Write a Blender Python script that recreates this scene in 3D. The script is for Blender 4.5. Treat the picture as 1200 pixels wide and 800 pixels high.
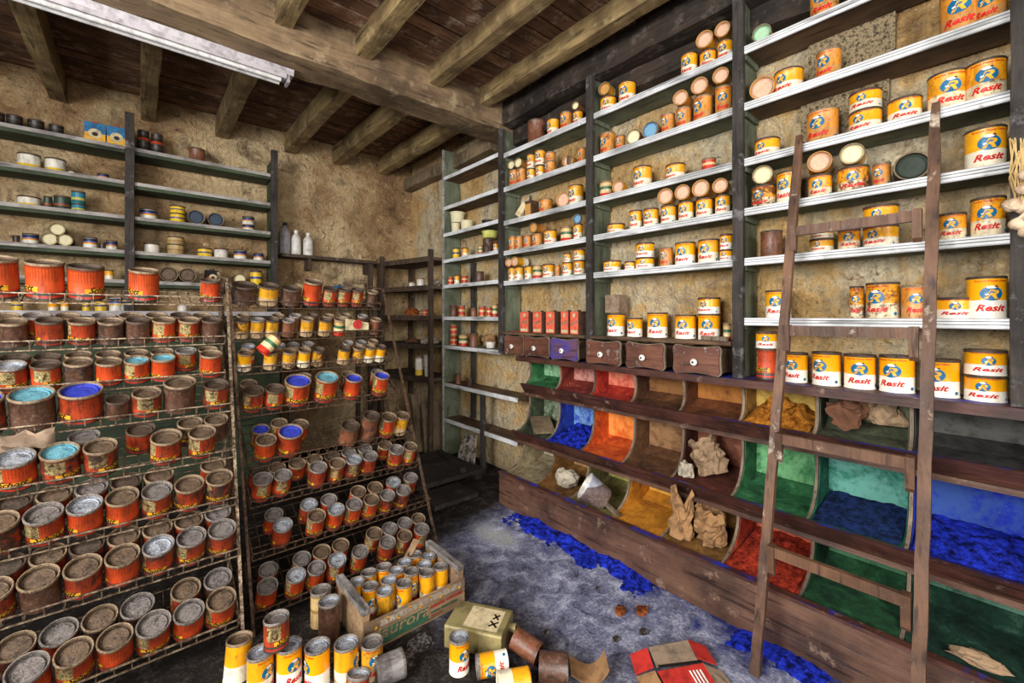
import bpy, bmesh, math, random
from mathutils import Vector, Matrix, Euler, noise as mnoise
random.seed(7)
for o in list(bpy.data.objects): bpy.data.objects.remove(o)
scene = bpy.context.scene
COL = scene.collection
# ---------------------------------------------------------------- camera
F = 505.0; CX = 600.0; HY = 370.0; CAMZ = 1.4; YAW = math.radians(40.87)
SY, CY = math.sin(YAW), math.cos(YAW)
cd = bpy.data.cameras.new('camera'); cam = bpy.data.objects.new('camera', cd); COL.objects.link(cam)
cam.location = (0, 0, CAMZ); cam.rotation_euler = (math.pi/2, 0, -YAW)
cd.sensor_width = 36; cd.lens = F/1200*36; cd.shift_y = -(400-HY)/1200; cd.clip_start = .02
scene.camera = cam
# ---------------------------------------------------------------- world, light, exposure
w = bpy.data.worlds.new('world'); scene.world = w; w.use_nodes = True
w.node_tree.nodes['Background'].inputs[0].default_value = (.62, .74, 1, 1)
w.node_tree.nodes['Background'].inputs[1].default_value = 1.0
def area(name, loc, aim, sx, sy, e, col):
    l = bpy.data.lights.new(name, 'AREA'); l.shape = 'RECTANGLE'; l.size = sx; l.size_y = sy; l.energy = e; l.color = col
    o = bpy.data.objects.new(name, l); COL.objects.link(o); o.location = loc
    o.rotation_euler = (Vector(aim)-Vector(loc)).to_track_quat('-Z', 'Y').to_euler()
    return o
area('window_daylight_front', (-.45, -2.55, 2.0), (.2, 4, 2.3), 2.9, 1.6, 130, (1, .95, .88))
area('window_daylight_side', (-2.34, .55, 2.1), (2.3, .9, 1.3), 1.9, 1.5, 190, (1, .97, .94))
vs = scene.view_settings; vs.view_transform = 'Standard'; vs.look = 'None'; vs.gamma = 1; vs.use_curve_mapping = False
vs.exposure = 0.52
# ---------------------------------------------------------------- pixel helpers
def ray(x, y):
    u = (x-CX)/F; v = (HY-y)/F
    return (SY+CY*u, CY-SY*u, v)
def onX(x, y, X): d = ray(x, y); t = X/d[0]; return Vector((X, d[1]*t, CAMZ+d[2]*t))
def onY(x, y, Y): d = ray(x, y); t = Y/d[1]; return Vector((d[0]*t, Y, CAMZ+d[2]*t))
def onZ(x, y, Z): d = ray(x, y); t = (Z-CAMZ)/d[2]; return Vector((d[0]*t, d[1]*t, Z))
def depth(p): return SY*p[0]+CY*p[1]
def cosang(x): u = (x-CX)/F; return 1/math.sqrt(1+u*u)
# ---------------------------------------------------------------- materials
MATS = {}
class NT:
    def __init__(s, name, rough=.75, metal=0, spec=.4):
        m = bpy.data.materials.new(name); m.use_nodes = True; s.m = m; s.t = m.node_tree; s.b = s.t.nodes['Principled BSDF']
        s.b.inputs['Roughness'].default_value = rough; s.b.inputs['Metallic'].default_value = metal
        s.b.inputs['Specular IOR Level'].default_value = spec
        s.tc = s.t.nodes.new('ShaderNodeTexCoord'); s.oi = None; MATS[name] = m
    def n(s, k): return s.t.nodes.new(k)
    def set(s, sock, v):
        if hasattr(v, 'is_output'): s.t.links.new(v, sock)
        elif isinstance(v, (tuple, list)) and len(v) == 3 and sock.type == 'RGBA': sock.default_value = (*v, 1)
        else: sock.default_value = v
    def co(s, kind='Object', scale=(1, 1, 1), rnd=True):
        v = s.tc.outputs[kind]
        mp = s.n('ShaderNodeMapping'); s.t.links.new(v, mp.inputs[0]); mp.inputs['Scale'].default_value = scale
        if rnd:
            c = s.n('ShaderNodeCombineXYZ'); r = s.math('MULTIPLY', s.rand(), 37.0)
            for i in range(3): s.t.links.new(r, c.inputs[i])
            s.t.links.new(c.outputs[0], mp.inputs['Location'])
        return mp.outputs[0]
    def rand(s):
        if not s.oi: s.oi = s.n('ShaderNodeObjectInfo')
        return s.oi.outputs['Random']
    def math(s, op, a, b=0.0, c=0.0):
        k = s.n('ShaderNodeMath'); k.operation = op; s.set(k.inputs[0], a); s.set(k.inputs[1], b); s.set(k.inputs[2], c); return k.outputs[0]
    def noise(s, co, scale, detail=5, rough=.6, dist=0):
        k = s.n('ShaderNodeTexNoise'); s.t.links.new(co, k.inputs['Vector']); k.inputs['Scale'].default_value = scale
        k.inputs['Detail'].default_value = detail; k.inputs['Roughness'].default_value = rough; k.inputs['Distortion'].default_value = dist
        return k.outputs[0]
    def vor(s, co, scale, feat='F1'):
        k = s.n('ShaderNodeTexVoronoi'); s.t.links.new(co, k.inputs['Vector']); k.inputs['Scale'].default_value = scale; k.feature = feat
        return k.outputs[0]
    def ramp(s, f, stops, interp='LINEAR'):
        k = s.n('ShaderNodeValToRGB'); k.color_ramp.interpolation = interp; s.set(k.inputs[0], f); e = k.color_ramp.elements
        while len(e) < len(stops): e.new(.5)
        for i, (p, c) in enumerate(stops):
            e[i].position = p; e[i].color = (c, c, c, 1) if not isinstance(c, (tuple, list)) else (*c, 1)
        return k.outputs[0]
    def mix(s, f, a, b, blend='MIX'):
        k = s.n('ShaderNodeMix'); k.data_type = 'RGBA'; k.blend_type = blend
        s.set(k.inputs[0], f); s.set(k.inputs[6], a); s.set(k.inputs[7], b); return k.outputs[2]
    def sep(s, v):
        k = s.n('ShaderNodeSeparateXYZ'); s.t.links.new(v, k.inputs[0]); return k.outputs
    def bump(s, h, strength=.5, dist=.01):
        k = s.n('ShaderNodeBump'); s.t.links.new(h, k.inputs['Height']); k.inputs['Strength'].default_value = strength; k.inputs['Distance'].default_value = dist
        s.t.links.new(k.outputs[0], s.b.inputs['Normal'])
    def out(s, c, rough=None):
        s.set(s.b.inputs['Base Color'], c)
        if rough is not None: s.set(s.b.inputs['Roughness'], rough)
        return s.m
def H(r, g, b):   # sRGB 0-255 to linear
    f = lambda c: ((c/255+.055)/1.055)**2.4 if c > 10 else c/255/12.92
    return (f(r), f(g), f(b))
def wood(name, c1, c2, axis='x', dark=None, dust=None, dustamt=.5, sc=1, bump=.5, rough=.75, topdust=None, vary=0):
    n = NT(name, rough); st = {'x': (1.2, 14, 14), 'y': (14, 1.2, 14), 'z': (14, 14, 1.2)}[axis]
    co = n.co('Object', tuple(v*sc for v in st)); a = n.noise(co, 2.2, 8, .7, .6); g = n.noise(n.co('Object', (1, 1, 1)), 5*sc, 6, .65)
    c = n.ramp(a, [(.3, c1), (.7, c2)])
    if vary: c = n.mix(n.math('MULTIPLY', n.rand(), vary), c, tuple(v*.3 for v in c1))
    dk = dark or tuple(v*.25 for v in c1)
    c = n.mix(n.ramp(g, [(.42, 0), (.62, .8)]), c, dk)
    cr = n.noise(co, 5, 3, .5); c = n.mix(n.ramp(cr, [(.3, .75), (.42, 0)]), c, tuple(v*.12 for v in c1))
    if dust: c = n.mix(n.ramp(n.noise(n.co('Object', (1, 1, 1)), 9, 6, .7), [(.62-dustamt*.25, 0), (.72, .9)]), c, dust)
    if topdust:   # pigment dust settled on upward faces
        ge = n.n('ShaderNodeNewGeometry'); nz = n.sep(ge.outputs['Normal'])[2]
        c = n.mix(n.math('MULTIPLY', n.ramp(nz, [(.6, 0), (.85, 1)]), n.ramp(n.noise(n.co('Object', (1, 1, 1)), 4, 6, .75), [(.5, 0), (.62, 1)])), c, topdust)
    n.bump(a, bump, .012); return n.out(c)
def flat(name, c, rough=.7, metal=0, var=.25, sc=25, dark=None):
    n = NT(name, rough, metal); a = n.noise(n.co(), sc, 6, .65)
    c2 = dark or tuple(v*(1-var)*.5 for v in c)
    n.bump(a, .25, .004); return n.out(n.mix(n.ramp(a, [(.45, 0), (.7, .85)]), c, c2))
def band(name, stops, wear=.5, rust=H(88, 44, 18), panel=None, ribs=False, rough=.42, speck=None, grime=.5):
    """printed tin: colour bands up the wall, worn by rust; wear differs between tins"""
    n = NT(name, rough, .0, .5); g = n.sep(n.tc.outputs['Generated']); ob = n.sep(n.tc.outputs['Object'])
    wob = n.noise(n.co(), 14, 3); zz = n.math('ADD', g[2], n.math('MULTIPLY', n.math('SUBTRACT', wob, .5), .02))
    c = n.ramp(zz, stops, 'CONSTANT')
    if ribs:
        ang = n.math('ARCTAN2', ob[1], ob[0]); wv = n.math('SINE', n.math('MULTIPLY', ang, 38.0))
        up = n.ramp(g[2], [(.5, 0), (.58, 1), (.9, 1), (.93, 0)])
        c = n.mix(n.math('MULTIPLY', n.ramp(wv, [(.2, 0), (.8, .55)]), up), c, H(120, 32, 12))
    if panel:
        ang = n.math('ARCTAN2', ob[1], ob[0]); inn = n.math('MULTIPLY', n.math('GREATER_THAN', ang, 1.55), n.math('LESS_THAN', ang, 2.7))
        inn = n.math('MULTIPLY', inn, n.math('MULTIPLY', n.math('GREATER_THAN', g[2], .4), n.math('LESS_THAN', g[2], .9)))
        p = n.ramp(n.noise(n.co(), 48, 4, .65, .8), panel, 'CONSTANT')
        c = n.mix(inn, c, p)
    big = n.noise(n.co(), 16, 7, .72, .4); fine = n.noise(n.co(), 70, 4, .7)
    th = n.math('SUBTRACT', .70, n.math('MULTIPLY', n.math('ADD', n.rand(), .25), wear*.24))
    k = n.math('MULTIPLY', n.math('SUBTRACT', n.math('ADD', n.math('MULTIPLY', big, .75), n.math('MULTIPLY', fine, .25)), th), 12.0)
    k = n.ramp(k, [(0, 0), (1, 1)])
    rc = n.mix(n.ramp(fine, [(.4, 0), (.6, 1)]), rust, tuple(v*.3 for v in rust))
    c = n.mix(k, c, rc)
    c = n.mix(n.math('MULTIPLY', n.ramp(fine, [(.5, 0), (.72, .6)]), wear), c, speck or H(70, 46, 26))
    gr = n.noise(n.co('Object', (1, 1, .35)), 34, 5, .7); c = n.mix(n.math('MULTIPLY', n.ramp(gr, [(.46, 0), (.66, .85)]), grime), c, H(46, 30, 20))
    n.bump(n.math('ADD', big, fine), .35, .004)
    return n.out(c, n.ramp(k, [(0, rough), (1, .85)]))
def lidmat(name, c1, c2, metal=.35, rough=.45, spots=None):
    n = NT(name, rough, metal, .5); a = n.noise(n.co(), 30, 7, .75, .8); f = n.noise(n.co(), 190, 5, .75)
    c = n.ramp(n.math('ADD', n.math('MULTIPLY', a, .55), n.math('MULTIPLY', f, .45)), [(.4, c1), (.6, c2)])
    c = n.mix(n.ramp(a, [(.56, 0), (.68, .8)]), c, spots or H(54, 34, 22))
    n.bump(n.math('ADD', a, f), .55, .006); return n.out(c, n.ramp(f, [(.35, rough-.12), (.65, .8)]))
# ---- material instances
def plaster(name, cols, stain, crack, sc=1.0):
    n = NT(name, .9, 0, .2); co = n.co('Object', (sc, sc, sc), False)
    a = n.noise(co, 1.1, 8, .62, .5); b = n.noise(co, 5.5, 8, .72, .7); f = n.noise(co, 38, 5, .7)
    c = n.ramp(n.math('ADD', n.math('MULTIPLY', a, .6), n.math('MULTIPLY', b, .4)), [(.34, cols[0]), (.46, cols[1]), (.56, cols[2]), (.68, cols[3])])
    c = n.mix(n.ramp(b, [(.5, 0), (.66, .75)]), c, stain)
    c = n.mix(n.ramp(f, [(.56, 0), (.72, .7)]), c, tuple(v*.45 for v in stain))
    v = n.noise(n.co('Object', (3*sc, 3*sc, .5*sc), False), 2.2, 6, .6); c = n.mix(n.ramp(v, [(.56, 0), (.74, .55)]), c, crack)
    g2 = n.noise(co, 17, 6, .7, 1.2); c = n.mix(n.ramp(g2, [(.6, 0), (.68, .8)]), c, tuple(v*.35 for v in stain)); c = n.mix(n.ramp(g2, [(.33, .6), (.42, 0)]), c, cols[2])
    n.bump(n.math('ADD', n.math('ADD', a, b), n.math('ADD', n.math('MULTIPLY', f, .45), g2)), 1.0, .06); return n.out(c)
plaster('plaster_ochre', [H(104, 78, 58), H(192, 156, 112), H(246, 218, 170), H(156, 136, 114)], H(116, 86, 62), H(70, 56, 44), 1.0)
plaster('plaster_yellow', [H(168, 124, 74), H(248, 206, 138), H(255, 242, 206), H(224, 200, 166)], H(170, 126, 80), H(114, 82, 56), 1.4)
plaster('plaster_plain', [H(70, 64, 54), H(95, 88, 74), H(105, 98, 82), H(80, 74, 62)], H(100, 90, 70), H(80, 70, 55))
n = NT('granite', .9); f = n.noise(n.co('Object', (1, 1, 1), False), 60, 5, .8); n.bump(f, 1, .02)
n.out(n.ramp(f, [(.36, H(40, 34, 28)), (.46, H(120, 104, 80)), (.54, H(186, 166, 128)), (.66, H(96, 80, 60))]))
# floor: grey-blue powder dust trodden over dark dirt
n = NT('floor_dust', .95, 0, .2); co = n.co('Object', (1, 1, 1), False); a = n.noise(co, 1.4, 7, .62, .4); b = n.noise(co, 11, 7, .75, .5); f = n.noise(co, 75, 5, .75)
p = n.sep(co); gx = n.math('ADD', n.math('ADD', n.math('MULTIPLY', p[0], .62), n.math('MULTIPLY', n.math('SUBTRACT', a, .5), 1.1)), -.6)
far = n.ramp(n.math('ADD', n.math('MULTIPLY', p[1], -1.0), n.math('ADD', n.math('MULTIPLY', a, .5), 2.35)), [(.0, 0), (.35, 1)])
lite = n.ramp(n.math('ADD', n.math('MULTIPLY', b, .65), n.math('MULTIPLY', f, .35)), [(.36, H(54, 54, 72)), (.5, H(150, 154, 186)), (.6, H(222, 226, 244))])
dirt = n.ramp(n.math('ADD', n.math('MULTIPLY', b, .6), n.math('MULTIPLY', f, .4)), [(.36, H(16, 13, 11)), (.52, H(52, 45, 40)), (.64, H(112, 104, 100))])
c = n.mix(n.math('MULTIPLY', n.ramp(gx, [(.08, 0), (.42, 1)]), far), dirt, lite)
bl = n.math('ADD', n.math('ADD', n.math('MULTIPLY', p[0], 1.5), -2.55), n.math('MULTIPLY', n.math('SUBTRACT', n.noise(co, 4.5, 6, .7, .6), .5), 2.1))
c = n.mix(n.math('MULTIPLY', n.ramp(bl, [(.28, 0), (.62, .92)]), n.ramp(n.math('MULTIPLY', p[1], .4), [(.9, 1), (1.0, 0)])), c, n.mix(n.ramp(f, [(.45, 0), (.6, 1)]), H(22, 36, 150), H(12, 18, 70)))
pale = n.math('ADD', n.math('POWER', n.math('MULTIPLY', n.math('SUBTRACT', p[0], 1.66), 5.5), 2.0), n.math('POWER', n.math('MULTIPLY', n.math('SUBTRACT', p[1], .87), 4.5), 2.0))
c = n.mix(n.ramp(n.math('ADD', pale, n.math('MULTIPLY', b, 1.4)), [(.65, .85), (1.0, 0)]), c, H(160, 184, 176))
pal2 = n.math('ADD', n.math('POWER', n.math('MULTIPLY', n.math('SUBTRACT', p[0], 1.72), 5.0), 2.0), n.math('POWER', n.math('MULTIPLY', n.math('SUBTRACT', p[1], 2.15), 2.6), 2.0))
c = n.mix(n.ramp(n.math('ADD', pal2, n.math('MULTIPLY', b, 1.2)), [(.6, .85), (.95, 0)]), c, H(206, 208, 206))
n.bump(n.math('ADD', b, f), 1, .03); n.out(c)
wood('beam_wood', H(112, 90, 66), H(156, 132, 100), 'x', H(66, 50, 36), H(170, 150, 118), .25, .6, 1)
wood('joist_wood', H(112, 92, 58), H(168, 144, 98), 'y', H(74, 56, 34), H(180, 160, 120), .3, .6, 1)
wood('plank_wood', H(112, 78, 56), H(176, 132, 100), 'x', H(60, 42, 32), H(190, 170, 150), .3, .7, 1, .75, None, .6)
wood('dark_timber', H(34, 27, 22), H(66, 52, 42), 'y', H(14, 11, 9), H(104, 92, 84), .3, .8, 1)
wood('green_wood', H(92, 100, 82), H(118, 126, 104), 'z', H(66, 70, 54), None, 0, .8, .4)
wood('green_wood_y', H(104, 112, 92), H(128, 136, 114), 'y', H(76, 80, 64), None, 0, .8, .4)
wood('brown_wood_y', H(84, 62, 44), H(124, 96, 70), 'y', H(50, 36, 26), None, 0, .8, .6)
wood('post_wood', H(42, 36, 32), H(72, 66, 62), 'z', H(22, 18, 15), H(124, 122, 124), .2, .9, .7)
wood('shelf_edge', H(206, 208, 210), H(232, 234, 236), 'y', H(150, 152, 150), H(120, 118, 112), .0, .5, .1, .4)
wood('shelf_edge_x', H(150, 146, 142), H(186, 182, 176), 'x', H(110, 102, 98), H(84, 76, 72), .35, .8, .3, .6)
wood('shelf_green_x', H(52, 64, 46), H(74, 88, 62), 'x', H(36, 40, 30), None, 0, .8, .4)
wood('bin_rail', H(62, 34, 28), H(94, 58, 48), 'y', H(38, 22, 20), H(150, 120, 104), .02, .8, .5, .5, H(40, 56, 180))
wood('bin_board', H(78, 50, 38), H(114, 84, 66), 'y', H(46, 30, 26), H(150, 124, 104), .1, .7, .5, .5)
wood('divider_wood', H(110, 92, 76), H(150, 134, 114), 'z', H(70, 58, 48), None, 0, .9, .4)
wood('drawer_wood', H(92, 56, 44), H(122, 80, 62), 'y', H(60, 36, 30), H(190, 180, 176), .12, .9, .4, .45, H(46, 62, 190))
wood('drawer_blue', H(92, 60, 60), H(100, 74, 110), 'y', H(70, 46, 60), H(52, 64, 180), .75, .9, .4, .5)
wood('ladder_wood', H(88, 60, 42), H(120, 86, 62), 'z', H(58, 40, 30), H(200, 186, 166), .06, .7, .5, .5)
wood('crate_wood', H(132, 104, 76), H(176, 146, 110), 'x', H(92, 70, 52), H(150, 140, 130), .2, .9, .6)
wood('crate_top', H(84, 78, 74), H(150, 144, 140), 'y', H(54, 50, 48), H(170, 168, 168), .4, 1.4, .8)
wood('dark_board', H(44, 37, 34), H(70, 60, 54), 'y', H(26, 22, 20), H(90, 86, 90), .2, .7, .7)
wood('old_board', H(104, 88, 66), H(138, 120, 94), 'z', H(72, 58, 42), None, 0, .8, .6)
wood('corner_wood', H(58, 44, 34), H(86, 68, 52), 'z', H(34, 26, 20), H(120, 108, 94), .1, .9, .7)
wood('corner_shelf', H(62, 48, 38), H(96, 80, 66), 'y', H(38, 30, 24), H(140, 130, 116), .25, .9, .7)
wood('counter_top', H(176, 172, 176), H(206, 202, 206), 'x', H(120, 114, 112), None, 0, .8, .3)
n = NT('wire', .55, .6); a = n.noise(n.co(), 60, 4, .7); n.out(n.ramp(a, [(.38, H(64, 46, 34)), (.54, H(140, 120, 98)), (.68, H(184, 168, 144))]))
n = NT('wire_rust', .7, .4); a = n.noise(n.co(), 60, 4, .7); n.out(n.ramp(a, [(.38, H(44, 30, 22)), (.6, H(104, 80, 60))]))
band('tin_big', [(0, H(60, 52, 44)), (.06, H(186, 44, 20)), (.13, H(54, 66, 54)), (.2, H(196, 54, 22)), (.26, H(200, 78, 30)), (.9, H(150, 60, 26))], .3, H(110, 56, 26), None, True, grime=.5)
OR, YE = H(214, 72, 22), H(224, 150, 36)
PIC = [(0, H(78, 72, 42)), (.42, H(190, 160, 108)), (.52, H(74, 92, 58)), (.58, H(206, 190, 140)), (.64, H(60, 46, 30))]
band('tin_orange', [(0, H(60, 52, 44)), (.06, H(170, 40, 20)), (.13, H(50, 58, 48)), (.2, H(150, 44, 22)), (.24, H(168, 60, 28)), (.9, H(120, 46, 22))], .9, H(78, 42, 22), PIC, True, grime=1.0)
band('tin_orange_fresh', [(0, H(60, 52, 44)), (.06, H(190, 44, 20)), (.13, H(54, 66, 54)), (.2, H(186, 50, 22)), (.26, H(196, 70, 28)), (.9, H(150, 56, 22))], .45, H(110, 56, 26), PIC, True, grime=.6)
band('tin_dark', [(0, H(84, 56, 42)), (.5, H(90, 60, 44)), (.85, H(80, 56, 44))], .9, H(50, 32, 24), speck=H(140, 122, 108), grime=1.0)
band('tin_rust', [(0, H(116, 70, 46)), (.5, H(122, 74, 50)), (.85, H(112, 70, 48))], .8, H(62, 36, 24), speck=H(160, 130, 110), grime=.9)
band('tin_yellow', [(0, H(236, 226, 198)), (.44, H(240, 168, 24)), (.97, H(196, 116, 26))], .5, H(150, 100, 46), speck=H(140, 96, 42), rough=.3, grime=.3)
band('tin_clean', [(0, H(244, 238, 222)), (.44, H(246, 170, 16)), (.97, H(210, 120, 20))], .2, H(150, 100, 50), speck=H(170, 130, 60), rough=.22, grime=.15)
band('tin_pitted', [(0, H(230, 214, 176)), (.42, H(236, 160, 30)), (.97, H(180, 106, 30))], 1.0, H(140, 84, 34), speck=H(104, 60, 24), rough=.34, grime=.5)
band('tin_aged', [(0, H(196, 140, 78)), (.4, H(214, 140, 50)), (.97, H(160, 90, 30))], .55, H(128, 78, 38), rough=.38, grime=.5)
band('tin_slim', [(0, H(196, 168, 128)), (.42, H(222, 160, 36)), (.95, H(150, 110, 60))], .85, H(112, 74, 44), grime=.7)
band('tin_green', [(0, H(200, 48, 26)), (.25, H(226, 200, 150)), (.5, H(50, 104, 70)), (.68, H(214, 180, 120)), (.9, H(190, 130, 60))], .4)
band('tin_redlab', [(0, H(196, 150, 90)), (.14, H(206, 52, 30)), (.45, H(222, 186, 128)), (.65, H(196, 60, 36)), (.88, H(150, 110, 70))], .55)
band('tin_grey', [(0, H(96, 92, 90)), (.5, H(120, 116, 114))], .5, H(70, 64, 60), grime=.8, speck=H(190, 190, 190))
band('tin_white', [(0, H(222, 216, 204)), (.9, H(180, 60, 50))], .25, H(150, 130, 100), rough=.4)
band('tin_rainbow', [(0, H(230, 226, 216)), (.4, H(226, 186, 40)), (.5, H(214, 70, 36)), (.58, H(60, 120, 190)), (.66, H(28, 34, 70)), (.9, H(200, 196, 190))], .2, H(120, 100, 80))
band('tin_whiteyellow', [(0, H(226, 190, 44)), (.3, H(232, 226, 210)), (.9, H(170, 160, 150))], .3, H(120, 90, 60))
band('tin_blueyellow', [(0, H(236, 196, 40)), (.45, H(40, 60, 130)), (.6, H(236, 196, 40)), (.9, H(44, 50, 90))], .25)
band('tin_darkgreen', [(0, H(40, 60, 48)), (.3, H(150, 70, 44)), (.45, H(40, 66, 52)), (.9, H(34, 44, 38))], .3)
band('tin_teal', [(0, H(30, 110, 116)), (.3, H(200, 190, 80)), (.5, H(34, 130, 150)), (.9, H(30, 80, 90))], .25)
band('tin_tan', [(0, H(178, 150, 100)), (.45, H(150, 112, 66)), (.55, H(196, 168, 112)), (.9, H(150, 120, 80))], .5)
band('tin_black', [(0, H(190, 60, 30)), (.25, H(34, 30, 28)), (.6, H(70, 60, 48)), (.7, H(34, 30, 28))], .4)
lidmat('lid_dust', H(44, 35, 28), H(128, 106, 84))
lidmat('lid_grey', H(46, 40, 36), H(150, 142, 138))
lidmat('lid_dark', H(42, 34, 28), H(100, 84, 70))
lidmat('lid_silver', H(70, 74, 80), H(206, 212, 222), .5, .36)
lidmat('lid_blue', H(24, 34, 130), H(58, 76, 206), .1, .45, H(20, 24, 80))
lidmat('lid_cyan', H(50, 100, 116), H(124, 190, 206), .1, .45, H(40, 46, 50))
lidmat('lid_pink', H(196, 156, 128), H(226, 190, 162), 0, .6, H(190, 142, 112))
lidmat('lid_cream', H(214, 204, 160), H(232, 224, 190), 0, .6, H(180, 168, 120))
lidmat('lid_mint', H(140, 186, 150), H(180, 214, 180), 0, .6, H(110, 140, 110))
lidmat('lid_skyblue', H(92, 140, 172), H(126, 170, 200), 0, .6, H(80, 120, 150))
lidmat('lid_navy', H(40, 54, 72), H(60, 78, 98), 0, .6, H(30, 40, 56))
lidmat('lid_ochre', H(176, 122, 54), H(204, 156, 84), 0, .6, H(140, 90, 40))
lidmat('lid_forest', H(34, 44, 36), H(58, 70, 58), 0, .6, H(24, 30, 26))
for nm, c in dict(print_red=H(206, 30, 24), print_blue=H(14, 104, 148), print_yellow=H(246, 178, 30), print_white=H(240, 238, 230), print_black=H(34, 24, 20), print_gold=H(226, 168, 40)).items():
    flat(nm, c, .4, 0, .15, 60)
flat('bone_white', H(226, 224, 216), .3, 0, .1); flat('plastic_white', H(214, 210, 202), .45, 0, .15); flat('plastic_grey', H(150, 146, 150), .45, 0, .2)
flat('enamel_fixture', H(176, 170, 174), .4, .1, .35, 18); flat('tube_glass', H(210, 208, 206), .3, 0, .1)
flat('brown_paper', H(158, 120, 80), .9, 0, .45, 22); flat('dark_paper', H(112, 74, 52), .9, 0, .45, 18); flat('tan_paper', H(150, 124, 96), .9, 0, .45, 22); flat('grey_paper', H(178, 168, 148), .9, 0, .35, 16)
flat('garlic_skin', H(206, 184, 154), .6, 0, .3, 26, H(140, 96, 70)); flat('straw', H(190, 160, 104), .9, 0, .3)
flat('paper_print', H(206, 190, 150), .8, 0, .3, 30); flat('rubber_black', H(24, 22, 22), .6); flat('box_red', H(232, 104, 76), .6, 0, .3, 40); flat('box_side', H(80, 54, 40), .8, 0, .3, 30)
flat('plastic_yellow', H(206, 208, 110), .4, 0, .2); flat('khaki_tin', H(150, 138, 92), .5, .2, .35, 14); flat('blue_box', H(30, 110, 160), .5); flat('card_grey', H(140, 120, 100), .9, 0, .4, 20); flat('card_red', H(184, 44, 36), .7, 0, .35, 25)
flat('crate_green', H(46, 92, 66), .8, 0, .35, 40); flat('crate_print', H(150, 132, 116), .8, 0, .3, 40); flat('crate_redprint', H(150, 50, 36), .8, 0, .3, 40)
def powder(name, c, c2):
    n = NT(name, 1, 0, .1); a = n.noise(n.co(), 30, 6, .75); n.bump(a, 1, .02); n.out(n.ramp(a, [(.4, c2), (.58, c)]))
powder('powder_blue', H(40, 62, 216), H(10, 14, 62)); powder('powder_ochre', H(196, 128, 44), H(120, 66, 20)); powder('powder_red', H(190, 66, 44), H(96, 26, 18))
powder('powder_darkblue', H(36, 56, 110), H(14, 26, 44)); powder('powder_rust', H(170, 96, 48), H(90, 44, 24)); n = NT('dirt', .95, 0, .2); a = n.noise(n.co('Object', (1, 1, 1), False), 70, 6, .8); b = n.noise(n.co('Object', (1, 1, 1), False), 9, 5, .7); n.bump(a, 1, .02); n.out(n.ramp(n.math('ADD', n.math('MULTIPLY', a, .7), n.math('MULTIPLY', b, .3)), [(.4, H(14, 12, 10)), (.5, H(70, 62, 58)), (.58, H(150, 142, 142)), (.66, H(60, 52, 48))]))
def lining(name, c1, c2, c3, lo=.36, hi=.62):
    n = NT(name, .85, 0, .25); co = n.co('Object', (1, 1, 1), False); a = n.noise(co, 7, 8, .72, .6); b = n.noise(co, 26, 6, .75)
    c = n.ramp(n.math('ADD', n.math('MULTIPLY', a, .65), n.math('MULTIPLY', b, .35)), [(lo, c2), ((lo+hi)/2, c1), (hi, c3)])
    n.bump(b, .5, .008); n.out(c)
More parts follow.
